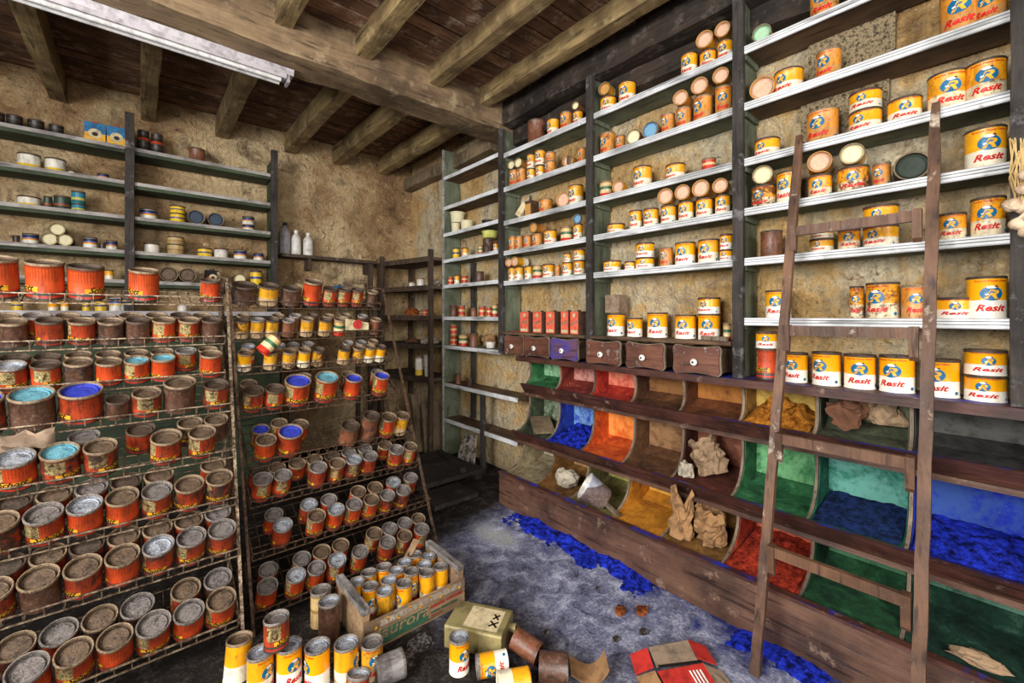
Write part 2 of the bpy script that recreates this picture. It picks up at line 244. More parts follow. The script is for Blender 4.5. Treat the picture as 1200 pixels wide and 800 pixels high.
# ---------------------------------------------------------------- mesh building
class MB:
    def __init__(s): s.v = []; s.f = []; s.mi = []; s.cur = 0
    def add(s, vs, fs):
        o = len(s.v); s.v += [Vector(p) for p in vs]; s.f += [tuple(i+o for i in f) for f in fs]; s.mi += [s.cur]*len(fs)
    def box(s, a, b, M=None):
        (x0, y0, z0), (x1, y1, z1) = a, b
        vs = [Vector(p) for p in ((x0,y0,z0),(x1,y0,z0),(x1,y1,z0),(x0,y1,z0),(x0,y0,z1),(x1,y0,z1),(x1,y1,z1),(x0,y1,z1))]
        if M: vs = [M @ p for p in vs]
        s.add(vs, [(0,3,2,1),(4,5,6,7),(0,1,5,4),(1,2,6,5),(2,3,7,6),(3,0,4,7)])
    def bar(s, p, q, w, h=None, up=(0, 0, 1)):
        p, q = Vector(p), Vector(q); h = h or w; d = (q-p).normalized(); u = Vector(up)
        if abs(d.dot(u)) > .98: u = Vector((1, 0, 0))
        r = d.cross(u).normalized(); u = r.cross(d).normalized()
        vs = []
        for c in (p, q):
            for a, b in ((-1, -1), (1, -1), (1, 1), (-1, 1)): vs.append(c+r*a*w/2+u*b*h/2)
        s.add(vs, [(0,1,2,3),(7,6,5,4),(0,4,5,1),(1,5,6,2),(2,6,7,3),(3,7,4,0)])
    def lathe(s, prof, seg=20, M=None, cap=True):
        o = []; vs = []
        for r, z in prof:
            for k in range(seg):
                a = 2*math.pi*k/seg; p = Vector((r*math.cos(a), r*math.sin(a), z)); vs.append(M @ p if M else p)
        fs = []
        for i in range(len(prof)-1):
            for k in range(seg):
                k2 = (k+1) % seg; fs.append((i*seg+k, i*seg+k2, (i+1)*seg+k2, (i+1)*seg+k))
        if cap:
            if prof[0][0] > 1e-4: fs.append(tuple(range(seg))[::-1])
            if prof[-1][0] > 1e-4: fs.append(tuple((len(prof)-1)*seg+k for k in range(seg)))
        s.add(vs, fs)
    def prism(s, poly, axis, a, b):
        """extrude a 2-D polygon; axis 'y': poly is (x,z); 'x': (y,z); 'z': (x,y)"""
        mk = {'y': lambda p, t: (p[0], t, p[1]), 'x': lambda p, t: (t, p[0], p[1]), 'z': lambda p, t: (p[0], p[1], t)}[axis]
        n_ = len(poly); vs = [mk(p, a) for p in poly]+[mk(p, b) for p in poly]
        s.add(vs, [tuple(range(n_))[::-1], tuple(range(n_, 2*n_))]+[(i, (i+1) % n_, n_+(i+1) % n_, n_+i) for i in range(n_)])
    def tube(s, pts, r, seg=5):
        for p, q in zip(pts, pts[1:]):
            p, q = Vector(p), Vector(q); d = (q-p)
            if d.length < 1e-6: continue
            M = Matrix.Translation(p) @ d.to_track_quat('Z', 'Y').to_matrix().to_4x4()
            s.lathe([(r, 0), (r, d.length)], seg, M)
    def mesh(s, name, mats, smooth=None, off=None):
        me = bpy.data.meshes.new(name); off = Vector(off or (0, 0, 0))
        me.from_pydata([tuple(p-off) for p in s.v], [], s.f)
        for m in (mats if isinstance(mats, (list, tuple)) else [mats]): me.materials.append(MATS[m])
        me.polygons.foreach_set('material_index', s.mi); me.update()
        bm = bmesh.new(); bm.from_mesh(me); bmesh.ops.recalc_face_normals(bm, faces=bm.faces); bm.to_mesh(me); bm.free()
        if smooth is not None:
            me.polygons.foreach_set('use_smooth', [True]*len(me.polygons)); me.set_sharp_from_angle(angle=smooth)
        return me
    def build(s, name, mats, parent=None, smooth=None, origin=None):
        off = abs_loc(parent) if parent else (origin or None)
        o = bpy.data.objects.new(name, s.mesh(name, mats, smooth, off)); COL.objects.link(o)
        if parent: o.parent = parent
        elif origin is not None: o.location = origin
        return o
def abs_loc(o):
    l = Vector(o.location); p = o.parent
    while p: l += Vector(p.location); p = p.parent
    return l
def tag(o, label, cat, group=None, kind=None):
    o['label'] = label; o['category'] = cat
    if group: o['group'] = group
    if kind: o['kind'] = kind
    return o
def thing(name, label, cat, loc=(0, 0, 0), group=None, kind=None):
    o = bpy.data.objects.new(name, None); COL.objects.link(o); o.location = loc; o.empty_display_size = .05
    return tag(o, label, cat, group, kind)
def struct(o, label, cat): return tag(o, label, cat, None, 'structure')
def inst(name, me, parent=None, loc=(0, 0, 0), rot=None, mtx=None):
    o = bpy.data.objects.new(name, me); COL.objects.link(o)
    if parent: o.parent = parent
    if mtx is not None: o.matrix_world = mtx
    else:
        o.location = loc
        if rot: o.rotation_euler = rot
    return o
# ---------------------------------------------------------------- lettering wrapped on tins
_txt = {}
def text_tris(s, shear=0.0, bold=0.0):
    k = (s, shear, bold)
    if k in _txt: return _txt[k]
    cu = bpy.data.curves.new('t', 'FONT'); cu.body = s; cu.shear = shear; cu.offset = bold; cu.resolution_u = 2; cu.align_x = 'CENTER'
    o = bpy.data.objects.new('t', cu); COL.objects.link(o); bpy.context.view_layer.update()
    me = bpy.data.meshes.new_from_object(o.evaluated_get(bpy.context.evaluated_depsgraph_get()))
    vs = [(v.co.x, v.co.y) for v in me.vertices]; fs = [tuple(p.vertices) for p in me.polygons]
    bpy.data.objects.remove(o); bpy.data.curves.remove(cu); bpy.data.meshes.remove(me)
    xs = [a for a, b in vs]; x0, x1 = min(xs), max(xs); ys = [b for a, b in vs]; y0, y1 = min(ys), max(ys)
    vs = [((a-(x0+x1)/2)/(x1-x0), (b-y0)/(y1-y0)) for a, b in vs]   # unit width centred, unit height from 0
    _txt[k] = (vs, fs); return _txt[k]
def put_text(mb, s, w, h, place, shear=0, bold=0, mi=0):
    vs, fs = text_tris(s, shear, bold); mb.cur = mi; mb.add([place(a*w, b*h) for a, b in vs], fs)
def oval(mb, w, h, place, mi, rings=3, seg=22, cx=0, cy=0):
    vs = [place(cx, cy)]; fs = []
    for r in range(1, rings+1):
        for k in range(seg):
            a = 2*math.pi*k/seg; vs.append(place(cx+w/2*math.cos(a)*r/rings, cy+h/2*math.sin(a)*r/rings))
    for k in range(seg):
        k2 = (k+1) % seg; fs.append((0, 1+k, 1+k2))
        for r in range(rings-1): fs.append((1+r*seg+k, 1+(r+1)*seg+k, 1+(r+1)*seg+k2, 1+r*seg+k2))
    mb.cur = mi; mb.add(vs, fs)
def wrap(r, off, z0):   # prints face local -X; +s runs towards local -Y, i.e. to the viewer's right
    return lambda a, b: (-(r+off)*math.cos(a/r), -(r+off)*math.sin(a/r), z0+b)
PM = ['print_red', 'print_blue', 'print_yellow', 'print_white', 'print_black', 'print_gold']
_pc = {}
def print_resit(r, h):
    k = ('r', round(r, 3), round(h, 3))
    if k in _pc: return _pc[k]
    mb = MB(); e = min(h*.37, r*1.0)
    oval(mb, e*1.15, e, wrap(r, .0010, h*.60), 1)
    put_text(mb, 'R', e*.72, e*.62, wrap(r, .0018, h*.60-e*.36), .35, .03, 2)
    oval(mb, e*.5, e*.22, wrap(r, .0020, h*.60+e*.44), 3, 2, 12); oval(mb, e*.16, e*.12, wrap(r, .0026, h*.60+e*.5), 4, 1, 8, e*.22)
    oval(mb, e*.2, e*.12, wrap(r, .0026, h*.60-e*.06), 3, 1, 8, -e*.22)
    put_text(mb, 'Resit', min(r*1.55, h*1.1), h*.17, wrap(r, .0012, h*.17), .35, .035, 0)
    put_text(mb, 'Enamel Passe-Glans', r*1.7, h*.05, wrap(r, .0012, h*.885), 0, .02, 0)
    oval(mb, h*.1, h*.1, wrap(r, .0012, h*.13), 1, 1, 10, r*1.25)
    _pc[k] = mb.mesh('label_print', PM); return _pc[k]
def print_schott(r, h):
    k = ('s', round(r, 3), round(h, 3))
    if k in _pc: return _pc[k]
    mb = MB(); P = wrap(r, .0010, h*.24); mb.cur = 5; N_ = 14; W = r*1.9
    vs = []; fs = []
    for i in range(N_+1):
        a = -W/2+W*i/N_; vs += [P(a, 0), P(a, h*.14)]
        if i: fs.append((2*i-2, 2*i, 2*i+1, 2*i-1))
    mb.add(vs, fs)
    put_text(mb, 'Schott', r*1.5, h*.2, wrap(r, .0018, h*.235), .45, .02, 4)
    _pc[k] = mb.mesh('label_print', PM); return _pc[k]
# ---------------------------------------------------------------- paint tins
_body = {}; _lid = {}
lidmat('lid_rim', H(92, 74, 56), H(180, 158, 128), .5, .4); lidmat('lid_rim_dark', H(56, 44, 36), H(112, 92, 74), .4, .45); lidmat('lid_rim_silver', H(80, 72, 64), H(168, 160, 152), .5, .35)
RIM = {'lid_dark': 'lid_rim_dark', 'lid_silver': 'lid_rim_silver', 'lid_grey': 'lid_rim_silver', 'lid_pink': 'lid_ochre', 'lid_blue': 'lid_rim'}
def tin_body(r, h, mat, seg=22):
    k = (round(r, 3), round(h, 3), mat)
    if k not in _body:
        r, h = k[0], k[1]; mb = MB()
        mb.lathe([(r*.93, .003), (r*.97, 0), (r*1.025, 0), (r*1.03, .004), (r, .007), (r, h*.93), (r*1.02, h*.945), (r*1.025, h-.004), (r*1.0, h), (r*.95, h), (r*.94, h-.024)], seg)
        _body[k] = mb.mesh('paint_tin', mat, .7)
    return _body[k]
def tin_lid(r, h, mat, seg=22):
    k = (round(r, 3), round(h, 3), mat)
    if k not in _lid:
        r, h = k[0], k[1]; mb = MB(); mb.cur = 1
        mb.lathe([(r*1.03, h-.006), (r*1.035, h+.0015), (r*1.0, h+.0045), (r*.94, h+.0035), (r*.91, h-.004)], seg, None, False); mb.cur = 0
        mb.lathe([(r*.91, h-.004), (r*.885, h-.015), (r*.82, h-.017), (r*.79, h-.009), (r*.75, h-.008), (r*.71, h-.011), (r*.3, h-.0105), (1e-5, h-.010)], seg, None, False)
        _lid[k] = mb.mesh('lid', [mat, RIM.get(mat, 'lid_rim')], .7)
    return _lid[k]
def tin(mtx, r, h, mat, lid, label, group=None, prn=None):
    nm = 'orange_paint_tin' if mat in ('tin_orange', 'tin_orange_fresh', 'tin_big') else 'yellow_paint_tin' if mat in ('tin_yellow', 'tin_clean', 'tin_aged', 'tin_slim', 'tin_pitted') else 'paint_tin'
    r = max(.018, round(r, 3)); h = max(.03, round(h, 3))
    o = inst(nm, tin_body(r, h, mat), None, mtx=mtx); tag(o, label, 'paint tin', group)
    if lid: l = inst('lid', tin_lid(r, h, lid), o)
    if prn == 'R': inst('label_print', print_resit(r, h), o)
    elif prn == 'S': inst('label_print', print_schott(r, h), o)
    return o
def TR(loc, rx=0, ry=0, rz=0): return Matrix.Translation(loc) @ Euler((rx, ry, rz), 'XYZ').to_matrix().to_4x4()
def spread(vals, rads, it=30, gap=.002):
    """push neighbours apart until they no longer overlap"""
    idx = sorted(range(len(vals)), key=lambda i: vals[i]); v = list(vals)
    for _ in range(it):
        for a, b in zip(idx, idx[1:]):
            d = rads[a]*1.04+rads[b]*1.04+gap-(v[b]-v[a])
            if d > 0: v[a] -= d/2; v[b] += d/2
    return v
# ================================================================ THE ROOM
XR, YB, XL, YF, ZC = 2.51, 4.76, -2.4, -2.6, 3.25
def relief(name, mat, o, ux, uy, nrm, nx, ny, amp, sc, label, cat, seed):
    o, ux, uy, nrm = map(Vector, (o, ux, uy, nrm)); mb = MB(); vs = []; fs = []
    for j in range(ny+1):
        for i in range(nx+1):
            p = o+ux*(i/nx)+uy*(j/ny)
            d = mnoise.fractal(p*sc+Vector((seed, 0, 0)), .9, 2.1, 5)
            vs.append(p+nrm*amp*(d-.35))
    for j in range(ny):
        for i in range(nx): a = j*(nx+1)+i; fs.append((a, a+1, a+nx+2, a+nx+1))
    k = len(vs); b = nrm*-.12   # back face gives the wall its thickness
    vs += [o+b, o+ux+b, o+ux+uy+b, o+uy+b]; fs.append((k, k+1, k+2, k+3))
    mb.add(vs, fs); return struct(mb.build(name, mat, None, .9), label, cat)
relief('wall_back', 'plaster_ochre', (XL, YB, -.06), (XR-XL+.1, 0, 0), (0, 0, ZC+.11), (0, -1, 0), 150, 96, .03, 2.3, 'stained ochre plaster back wall behind the tin shelves', 'wall', 3)
WR = relief('wall_right', 'plaster_yellow', (XR, YF, -.06), (0, YB-YF+.1, 0), (0, 0, ZC+.11), (-1, 0, 0), 170, 80, .022, 2.7, 'yellowish rough plaster wall behind the long shelving unit', 'wall', 9)
mb = MB(); q0 = onX(948, 40, 2.5); q1 = onX(1050, 40, 2.5)
mb.box((2.485, q1.y, 2.52), (2.52, q0.y, 2.74)); mb.build('stone', 'granite', WR)
mb = MB(); mb.box((2.485, q1.y+.02, 2.235), (2.52, q0.y+.03, 2.44)); mb.build('stone', 'granite', WR)
mb = MB(); mb.box((XL, YF, -.1), (XR+.1, YB+.1, 0)); FL = struct(mb.build('floor', 'floor_dust'), 'dusty floor strewn with grey and blue pigment powder', 'floor')
def holed(name, axis, c, a0, a1, h0, h1, z0, z1, label):
    """wall with one window opening"""
    mb = MB(); t = .12
    def b(p, q, r, s_):
        if axis == 'x': mb.box((c-t, p, r), (c, q, s_))
        else: mb.box((p, c-t, r), (q, c, s_))
    b(a0, h0, 0, ZC+.05); b(h1, a1, 0, ZC+.05); b(h0, h1, 0, z0); b(h0, h1, z1, ZC+.05)
    return struct(mb.build(name, 'plaster_plain'), label, 'wall')
holed('wall_left', 'x', XL, YF, YB, -.45, 1.55, 1.2, 2.95, 'plain plaster wall with the side window opening')
holed('wall_front', 'y', YF, XL, XR, -1.95, 1.05, 1.6, 3.0, 'plain plaster wall with the wide window opening')
for k, (ax, c, h0, h1, wz0, wz1) in enumerate((('x', XL, -.45, 1.55, 1.2, 2.95), ('y', YF, -1.95, 1.05, 1.6, 3.0))):
    mb = MB(); w_ = .05
    for p, q, r, s_ in ((h0, h0+w_, wz0, wz1), (h1-w_, h1, wz0, wz1), (h0, h1, wz0, wz0+.05), (h0, h1, wz1-.05, wz1), ((h0+h1)/2-.025, (h0+h1)/2+.025, wz0, wz1)):
        if ax == 'x': mb.box((c-.11, p, r), (c-.07, q, s_))
        else: mb.box((p, c-.11, r), (q, c-.07, s_))
    struct(mb.build('window_%d' % (k+1), 'green_wood'), ['green wooden frame of the side window', 'green wooden frame of the wide window'][k], 'window')
# ceiling: boards on joists, one main beam
mb = MB(); mb.box((XL, YF, ZC+.02), (XR, YB, ZC+.1)); CE = struct(mb.build('ceiling', 'dark_timber'), 'boarded ceiling of dark brown planks on joists', 'ceiling')
pw = .118; y = YF; me_p = []
for i in range(4):
    mb = MB(); e = .004+.002*i
    mb.box((XL, -pw/2+e, -.012), (XR, pw/2-e, .012)); me_p.append(mb.mesh('plank', 'plank_wood'))
while y < YB:
    inst('plank', random.choice(me_p), CE, (0, y+pw/2, ZC-.004+random.uniform(-.008, .006)), (random.uniform(-.02, .02), 0, 0)); y += pw
def rough_bar(name, mat, a, b, parent=None, seed=1, amp=.008, nseg=26, axis=0):
    """hand-hewn timber: box whose long faces wander"""
    a, b = Vector(a), Vector(b); L = [0, 1, 2]; L.remove(axis); mb = MB(); vs = []; fs = []; per = []
    n4 = 3
    for i in range(4):
        for j in range(n4):
            t = j/n4; c = [(0, 0), (1, 0), (1, 1), (0, 1)]; p0, p1 = c[i], c[(i+1) % 4]; per.append((p0[0]+(p1[0]-p0[0])*t, p0[1]+(p1[1]-p0[1])*t))
    m = len(per)
    for i in range(nseg+1):
        for (s_, t) in per:
            p = Vector((0, 0, 0)); p[axis] = a[axis]+(b[axis]-a[axis])*i/nseg; p[L[0]] = a[L[0]]+(b[L[0]]-a[L[0]])*s_; p[L[1]] = a[L[1]]+(b[L[1]]-a[L[1]])*t
            nz = mnoise.noise_vector(p*5+Vector((seed*3.1, 0, 0)))+.5*mnoise.noise_vector(p*17)
            nz[axis] = 0; inw = ((Vector(a)+Vector(b))/2-p); inw[axis] = 0
            rnd_ = .035 if (s_ in (0, 1) and t in (0, 1)) else 0
            vs.append(p+nz*amp+inw*rnd_)
    for i in range(nseg):
        for k in range(m): fs.append((i*m+k, i*m+(k+1) % m, (i+1)*m+(k+1) % m, (i+1)*m+k))
    fs += [tuple(range(m)), tuple(nseg*m+k for k in range(m))]
    mb.add(vs, fs); return mb.build(name, mat, parent, .8)
BEAM = struct(rough_bar('trim_1', 'beam_wood', (XL, 2.79, 2.955), (XR, 3.06, 3.25), None, 2, .016, 50), 'massive hewn oak beam carrying the ceiling joists', 'beam')
for i, (xf, xr) in enumerate(((.165, .06), (.645, .575), (1.12, 1.15), (1.655, 1.62), (2.12, 2.13), (-.32, -.47), (-.85, -.98), (-1.4, -1.5), (-1.95, -2.0))):
    lf = 'weathered square joist running from the beam towards the windows'; lr = 'weathered square joist running from the beam to the back wall'
    o = rough_bar('ceiling_joist', 'joist_wood', (xf-.05, YF, 3.10), (xf+.05, 2.83, 3.24), None, 5+i, .008, 30, 1); tag(o, lf, 'joist', 'joists on the window side of the beam', 'structure')
    o = rough_bar('ceiling_joist', 'joist_wood', (xr-.05, 3.02, 3.04), (xr+.05, YB, 3.22), None, 25+i, .008, 14, 1); tag(o, lr, 'joist', 'joists behind the beam', 'structure')
o = rough_bar('wall_plate', 'dark_timber', (2.30, YF, 3.0), (2.46, 2.78, 3.19), None, 41, .02, 40, 1); tag(o, 'blackened timber plate along the top of the shelving wall', 'beam', None, 'structure')
o = rough_bar('wall_plate', 'dark_timber', (2.41, YF, 2.86), (2.53, 2.78, 2.99), None, 47, .016, 40, 1); tag(o, 'splintered lower timber under the blackened wall plate', 'beam', None, 'structure')
o = rough_bar('wall_plate', 'old_board', (2.40, 3.07, 2.90), (2.52, YB, 3.03), None, 49, .016, 12, 1); tag(o, 'pale timber plate above the corner shelves', 'beam', None, 'structure')
# fluorescent fitting
fx = thing('fluorescent_fitting', 'grey strip light fitting hung under the ceiling beam', 'light fitting', (0, 3.0, 2.93))
mb = MB(); mb.prism([(2.955, 2.95), (3.055, 2.95), (3.045, 2.915), (2.965, 2.915)], 'x', -.78, .74); mb.build('housing', 'enamel_fixture', fx)
mb = MB(); mb.prism([(2.965, 2.915), (3.045, 2.915), (3.04, 2.89), (2.97, 2.89)], 'x', -.74, .70); mb.build('reflector', 'enamel_fixture', fx)
for yy in (2.983, 3.028):
    mb = MB(); mb.lathe([(.013, 0), (.013, 1.38)], 10, Matrix.Translation((-.71, yy, 2.876)) @ Euler((0, math.pi/2, 0)).to_matrix().to_4x4()); mb.build('tube', 'tube_glass', fx, .7)
for x_ in (-.76, .705):
    mb = MB(); mb.box((x_, 2.966, 2.868), (x_+.014, 3.046, 2.915)); mb.build('end_cap', 'enamel_fixture', fx)
# ================================================================ RIGHT-HAND SHELVING
S = 2.30; U = [3.717, 2.79, 1.85, .90, -.026]
BZ = {2.755: 'top', 2.47: 'second', 2.19: 'third', 1.94: 'fourth', 1.69: 'fifth', 1.39: 'sixth', 1.085: 'lowest'}
FU = thing('shelving_unit', 'narrow green shelf bay between corner rack and drawers', 'shelving', (2.4, 3.25, 0))
SU = thing('shelving_unit', 'tall green shelving unit with dark posts and pale shelf edges', 'shelving', (2.4, 1.85, 0))
def shelf(z, y0, y1, under, parent=SU, x0=S, x1=2.5, edge='shelf_edge', groove=True):
    mb = MB(); mb.box((x0+.012, y0, z-.03), (x1, y1, z)); b = mb.build('shelf_board', under, parent)
    mb = MB()
    if groove: poly = [(x0+.012, z), (x0+.002, z), (x0, z-.003), (x0, z-.009), (x0+.009, z-.0105), (x0, z-.0125), (x0, z-.021), (x0+.009, z-.0225), (x0, z-.0245), (x0, z-.034), (x0+.004, z-.038), (x0+.012, z-.038)]
    else: poly = [(x0+.012, z), (x0, z-.001), (x0, z-.034), (x0+.012, z-.034)]
    mb.prism(poly, 'y', y0, y1); mb.build('edge_strip', edge, b)
    return b
for i, yu in enumerate(U):
    top = [3.06, 2.96, 3.0, 3.02, 3.02][i]; bot = [0, 1.087, 1.087, 1.087, 1.087][i]; PU = SU if i else FU
    mb = MB(); mb.box((S+.012, yu-.012, bot), (2.5, yu+.012, top)); mb.build('side_panel', 'green_wood', PU)
    if i: o = rough_bar('post', 'post_wood', (S-.018, yu-.026, bot), (S+.014, yu+.026, top), SU, 60+i, .0025, 24, 2); 
    else:
        mb = MB(); mb.box((S-.004, yu-.009, 0), (S+.012, yu+.009, top)); mb.build('post', 'shelf_edge_x', FU)
for b in range(1, 4):
    y0, y1 = U[b+1]+.026, U[b]-.026
    for z, nm in BZ.items():
        if z < 1.1 or (z < 1.5 and b < 3): continue
        shelf(z, y0, y1, 'brown_wood_y' if (b == 3 and z > 2.4) else 'green_wood_y')
    for z in list(BZ)[:6]:
        if z < 1.5 and b < 3: continue
        mb = MB(); mb.box((S+.02, y1-.002, z-.06), (2.48, y1+.014, z-.03)); mb.build('shelf_cleat', 'green_wood', SU)
FZ = {2.785: 'top', 2.486: 'second', 2.22: 'third', 1.96: 'fourth', 1.708: 'fifth', 1.393: 'sixth', 1.11: 'seventh', .737: 'eighth', .3825: 'lowest'}
for z in FZ:
    shelf(z, U[1]+.034 if z > 1 else 2.60, U[0]-.012, 'brown_wood_y' if z > 2.4 or z < 1 else 'green_wood_y', FU, S, 2.5, 'shelf_edge', False)
rough_bar('post', 'post_wood', (S-.012, 3.03, 0), (S+.02, 3.08, .70), FU, 80, .003, 10, 2)
rough_bar('back_post', 'post_wood', (2.462, 3.42, .4), (2.495, 3.47, 1.92), FU, 81, .003, 16, 2)
# drawers on the ledge
mb = MB(); mb.box((S-.035, U[2]+.026, 1.25), (2.5, U[1]-.026, 1.268)); mb.build('drawer_ledge', 'brown_wood_y', SU)
mb = MB(); mb.box((S-.035, U[3]+.026, 1.25), (2.5, U[2]-.026, 1.268)); mb.build('drawer_ledge', 'brown_wood_y', SU)
def drawer(xa, xb, X, mat, z0=1.092, z1=1.242):
    y1 = onX(xa, 400, X).y; y0 = onX(xb, 400, X).y; yc = (y0+y1)/2; hw = (y1-y0)/2; zc = (z0+z1)/2; hh = (z1-z0)/2
    poly = []
    def arc(cy, cz, r, a0, a1, n_=5):
        for i in range(n_+1): a = math.radians(a0+(a1-a0)*i/n_); poly.append((cy+r*math.cos(a), cz+r*math.sin(a)))
    r = hh*.32
    for k, (sy_, sz_, a0) in enumerate(((1, 1, 0), (-1, 1, 90), (-1, -1, 180), (1, -1, 270))):
        arc(yc+sy_*(hw-r), zc+sz_*(hh-r), r, a0, a0+90)
        if k in (0, 2):   # concave run along the top and bottom
            for t in (.2, .35, .5, .65, .8): poly.append((yc+sy_*(hw-r)*(1-2*t), zc+sz_*(hh-.14*hh*math.sin(math.pi*t))))
        else:
            for t in (.35, .65): poly.append((yc+sy_*(hw-.05*hh*math.sin(math.pi*t)), zc+sz_*(hh-r)*(1-2*t)))
    mb = MB(); mb.prism(poly, 'x', X, X+.018)
    d = mb.build('drawer', mat, SU)
    inner = [((p[0]-yc)*1.06+yc, (p[1]-zc)*1.06+zc) for p in poly]
    mb = MB(); mb.prism(inner, 'x', X+.010, X+.022); mb.build('drawer_moulding', 'divider_wood', d)
    mb = MB(); mb.box((X+.018, y0+.012, z0+.01), (2.47, y1-.012, z1-.012)); mb.build('drawer_box', 'brown_wood_y', d)
    kb = MB(); M_ = Matrix.Translation((X, yc, zc-.01)) @ Euler((0, -math.pi/2, 0)).to_matrix().to_4x4()
    kb.lathe([(.009, 0), (.008, .008), (.017, .014), (.019, .022), (.014, .029), (.006, .031), (.0001, .031)], 14, M_); kb.build('knob', 'bone_white', d, .6)
    kb = MB(); kb.lathe([(.006, .031), (.005, .034), (.0001, .034)], 10, M_); kb.build('knob_screw', 'rubber_black', d)
for a in ((591, 612, 2.255, 'drawer_wood'), (613.5, 642, 2.25, 'drawer_wood'), (645, 676, 2.235, 'drawer_blue'), (687, 725, 2.215, 'drawer_wood'), (733.5, 777, 2.225, 'drawer_wood'), (789, 843, 2.22, 'drawer_wood')): drawer(*a)
# ================================================================ PIGMENT BINS
BU = thing('pigment_bin_unit', 'three-tier wooden pigment bin counter with scooped dividers', 'bins', (2.25, 1.05, 0))
mb = MB(); mb.box((S-.04, -.4, 1.05), (2.5, 2.56, 1.085)); tp = mb.build('top_board', 'bin_rail', BU)
mb = MB(); mb.box((S-.046, -.4, 1.046), (S-.03, 2.56, 1.082)); mb.build('top_edge', 'bin_rail', tp)
T = [dict(zt=1.05, zb=.862, xt=2.325, xl=2.245, bulge=.055), dict(zt=.80, zb=.515, xt=2.325, xl=2.155, bulge=.035), dict(zt=.46, zb=.228, xt=2.275, xl=2.045, bulge=.02)]
def curve(t, n_=10, d=0):
    P0, P1, P2 = (t['xt']+d, t['zt']), (t['xt']+t['bulge']+d, t['zb']+.01), (t['xl']+d, t['zb'])
    return [((1-s_)**2*P0[0]+2*s_*(1-s_)*P1[0]+s_*s_*P2[0], (1-s_)**2*P0[1]+2*s_*(1-s_)*P1[1]+s_*s_*P2[1]) for s_ in [i/n_ for i in range(n_+1)]]
YC = [2.48-.3175*i for i in range(10)]
for t in T:
    prof = [(2.495, t['zt'])]+curve(t)+[(t['xl']+.05, t['zb']-.03), (2.495, t['zb']-.03)]
    mb = MB(); mb.prism(prof, 'y', -.006, .006); me = mb.mesh('divider', 'divider_wood')
    for y in YC: inst('divider', me, BU, Vector((0, y, 0))-Vector(BU.location))
CELL = [
 [('green', H(58,120,72), H(24,62,34), H(150,190,150)), ('wine', H(128,48,36), H(70,24,20), H(196,140,130)), ('red', H(176,52,36), H(110,20,16), H(214,130,104)), ('umber', H(92,56,34), H(50,30,20), H(132,90,50)), ('sienna', H(112,64,34), H(60,34,22), H(160,104,48)), ('ochre', H(150,112,50), H(90,62,26), H(188,158,80)), ('sage', H(74,80,60), H(40,40,30), H(110,110,84)), ('slate', H(48,48,46), H(22,22,22), H(80,80,76))],
 [('moss', H(70,82,60), H(34,40,30), H(150,164,140)), ('blue', H(38,66,176), H(16,28,90), H(120,160,196)), ('orange', H(206,92,32), H(150,50,18), H(236,150,70)), ('brown', H(104,70,44), H(60,38,26), H(146,110,76)), ('maroon', H(92,46,34), H(50,28,22), H(130,84,64)), ('leaf', H(48,108,66), H(20,56,36), H(110,168,116)), ('teal', H(32,100,80), H(14,54,46), H(92,150,138)), ('cobalt', H(26,44,160), H(14,22,80), H(54,82,150))],
 [('stone', H(150,136,104), H(90,80,60), H(190,186,164)), ('amber', H(134,94,44), H(80,52,26), H(180,148,96)), ('olive', H(110,104,56), H(60,54,30), H(170,176,96)), ('saffron', H(196,130,36), H(140,84,22), H(222,170,70)), ('tan', H(128,92,44), H(70,48,26), H(170,130,70)), ('brick', H(166,56,34), H(96,28,18), H(200,100,66)), ('bottle', H(32,76,46), H(12,34,24), H(80,130,96)), ('pine', H(28,62,48), H(10,28,24), H(90,130,110))]]
for ti, t in enumerate(T):
    for ci, (nm, c1, c2, c3) in enumerate(CELL[ti]+[CELL[ti][7]]):
        if ci < 8: lining('lining_'+nm, c1, c2, c3, .4, .72); lining('lining_lit_back_'+nm, c1, c2, c3, .28, .54)  # light painted in: darker copy for shaded sides, lighter copy for lit back
        y1, y0 = YC[ci]-.008, YC[ci+1]+.008; mb = MB()
        cv = curve(t, 10, .008); poly = [(2.49, t['zt'])]+cv+[(2.49, t['zb'])]
        mb.prism(poly, 'y', y1-.003, y1)                                   # the divider face towards the window side
        mb.prism([(2.49, t['zt'])]+cv+[(2.49, t['zb'])], 'y', y0, y0+.003)
        mb.prism([(2.482, t['zb']+.06), (2.40, t['zb']+.022), (t['xl']+.02, t['zb']+.004), (t['xl']+.02, t['zb']-.008), (2.482, t['zb']-.008)], 'y', y0+.003, y1-.003)
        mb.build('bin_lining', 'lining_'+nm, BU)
        mb = MB(); mb.box((2.482, y0+.003, t['zb']), (2.49, y1-.003, t['zt'])); mb.build('bin_back', 'lining_lit_back_'+nm, BU)
for (xt, zt, xb, zb) in ((2.237, .877, 2.285, .802), (2.145, .53, 2.20, .456)):
    mb = MB(); mb.prism([(xt, zt), (xt+.022, zt), (xb+.022, zb), (xb, zb)], 'y', -.4, 2.492); r_ = mb.build('rail', 'bin_rail', BU)
    mb = MB(); mb.box((xb-.022, -.4, zb-.018), (xb+.03, 2.485, zb+.004)); mb.build('rail_moulding', 'bin_board', r_)
mb = MB(); mb.prism([(2.03, .24), (2.052, .24), (2.052, .001), (2.03, .001)], 'y', -.4, 2.492); fb = mb.build('front_board', 'bin_board', BU)
mb = MB(); mb.box((2.02, -.4, .232), (2.058, 2.495, .246)); mb.build('front_capping', 'bin_rail', fb)
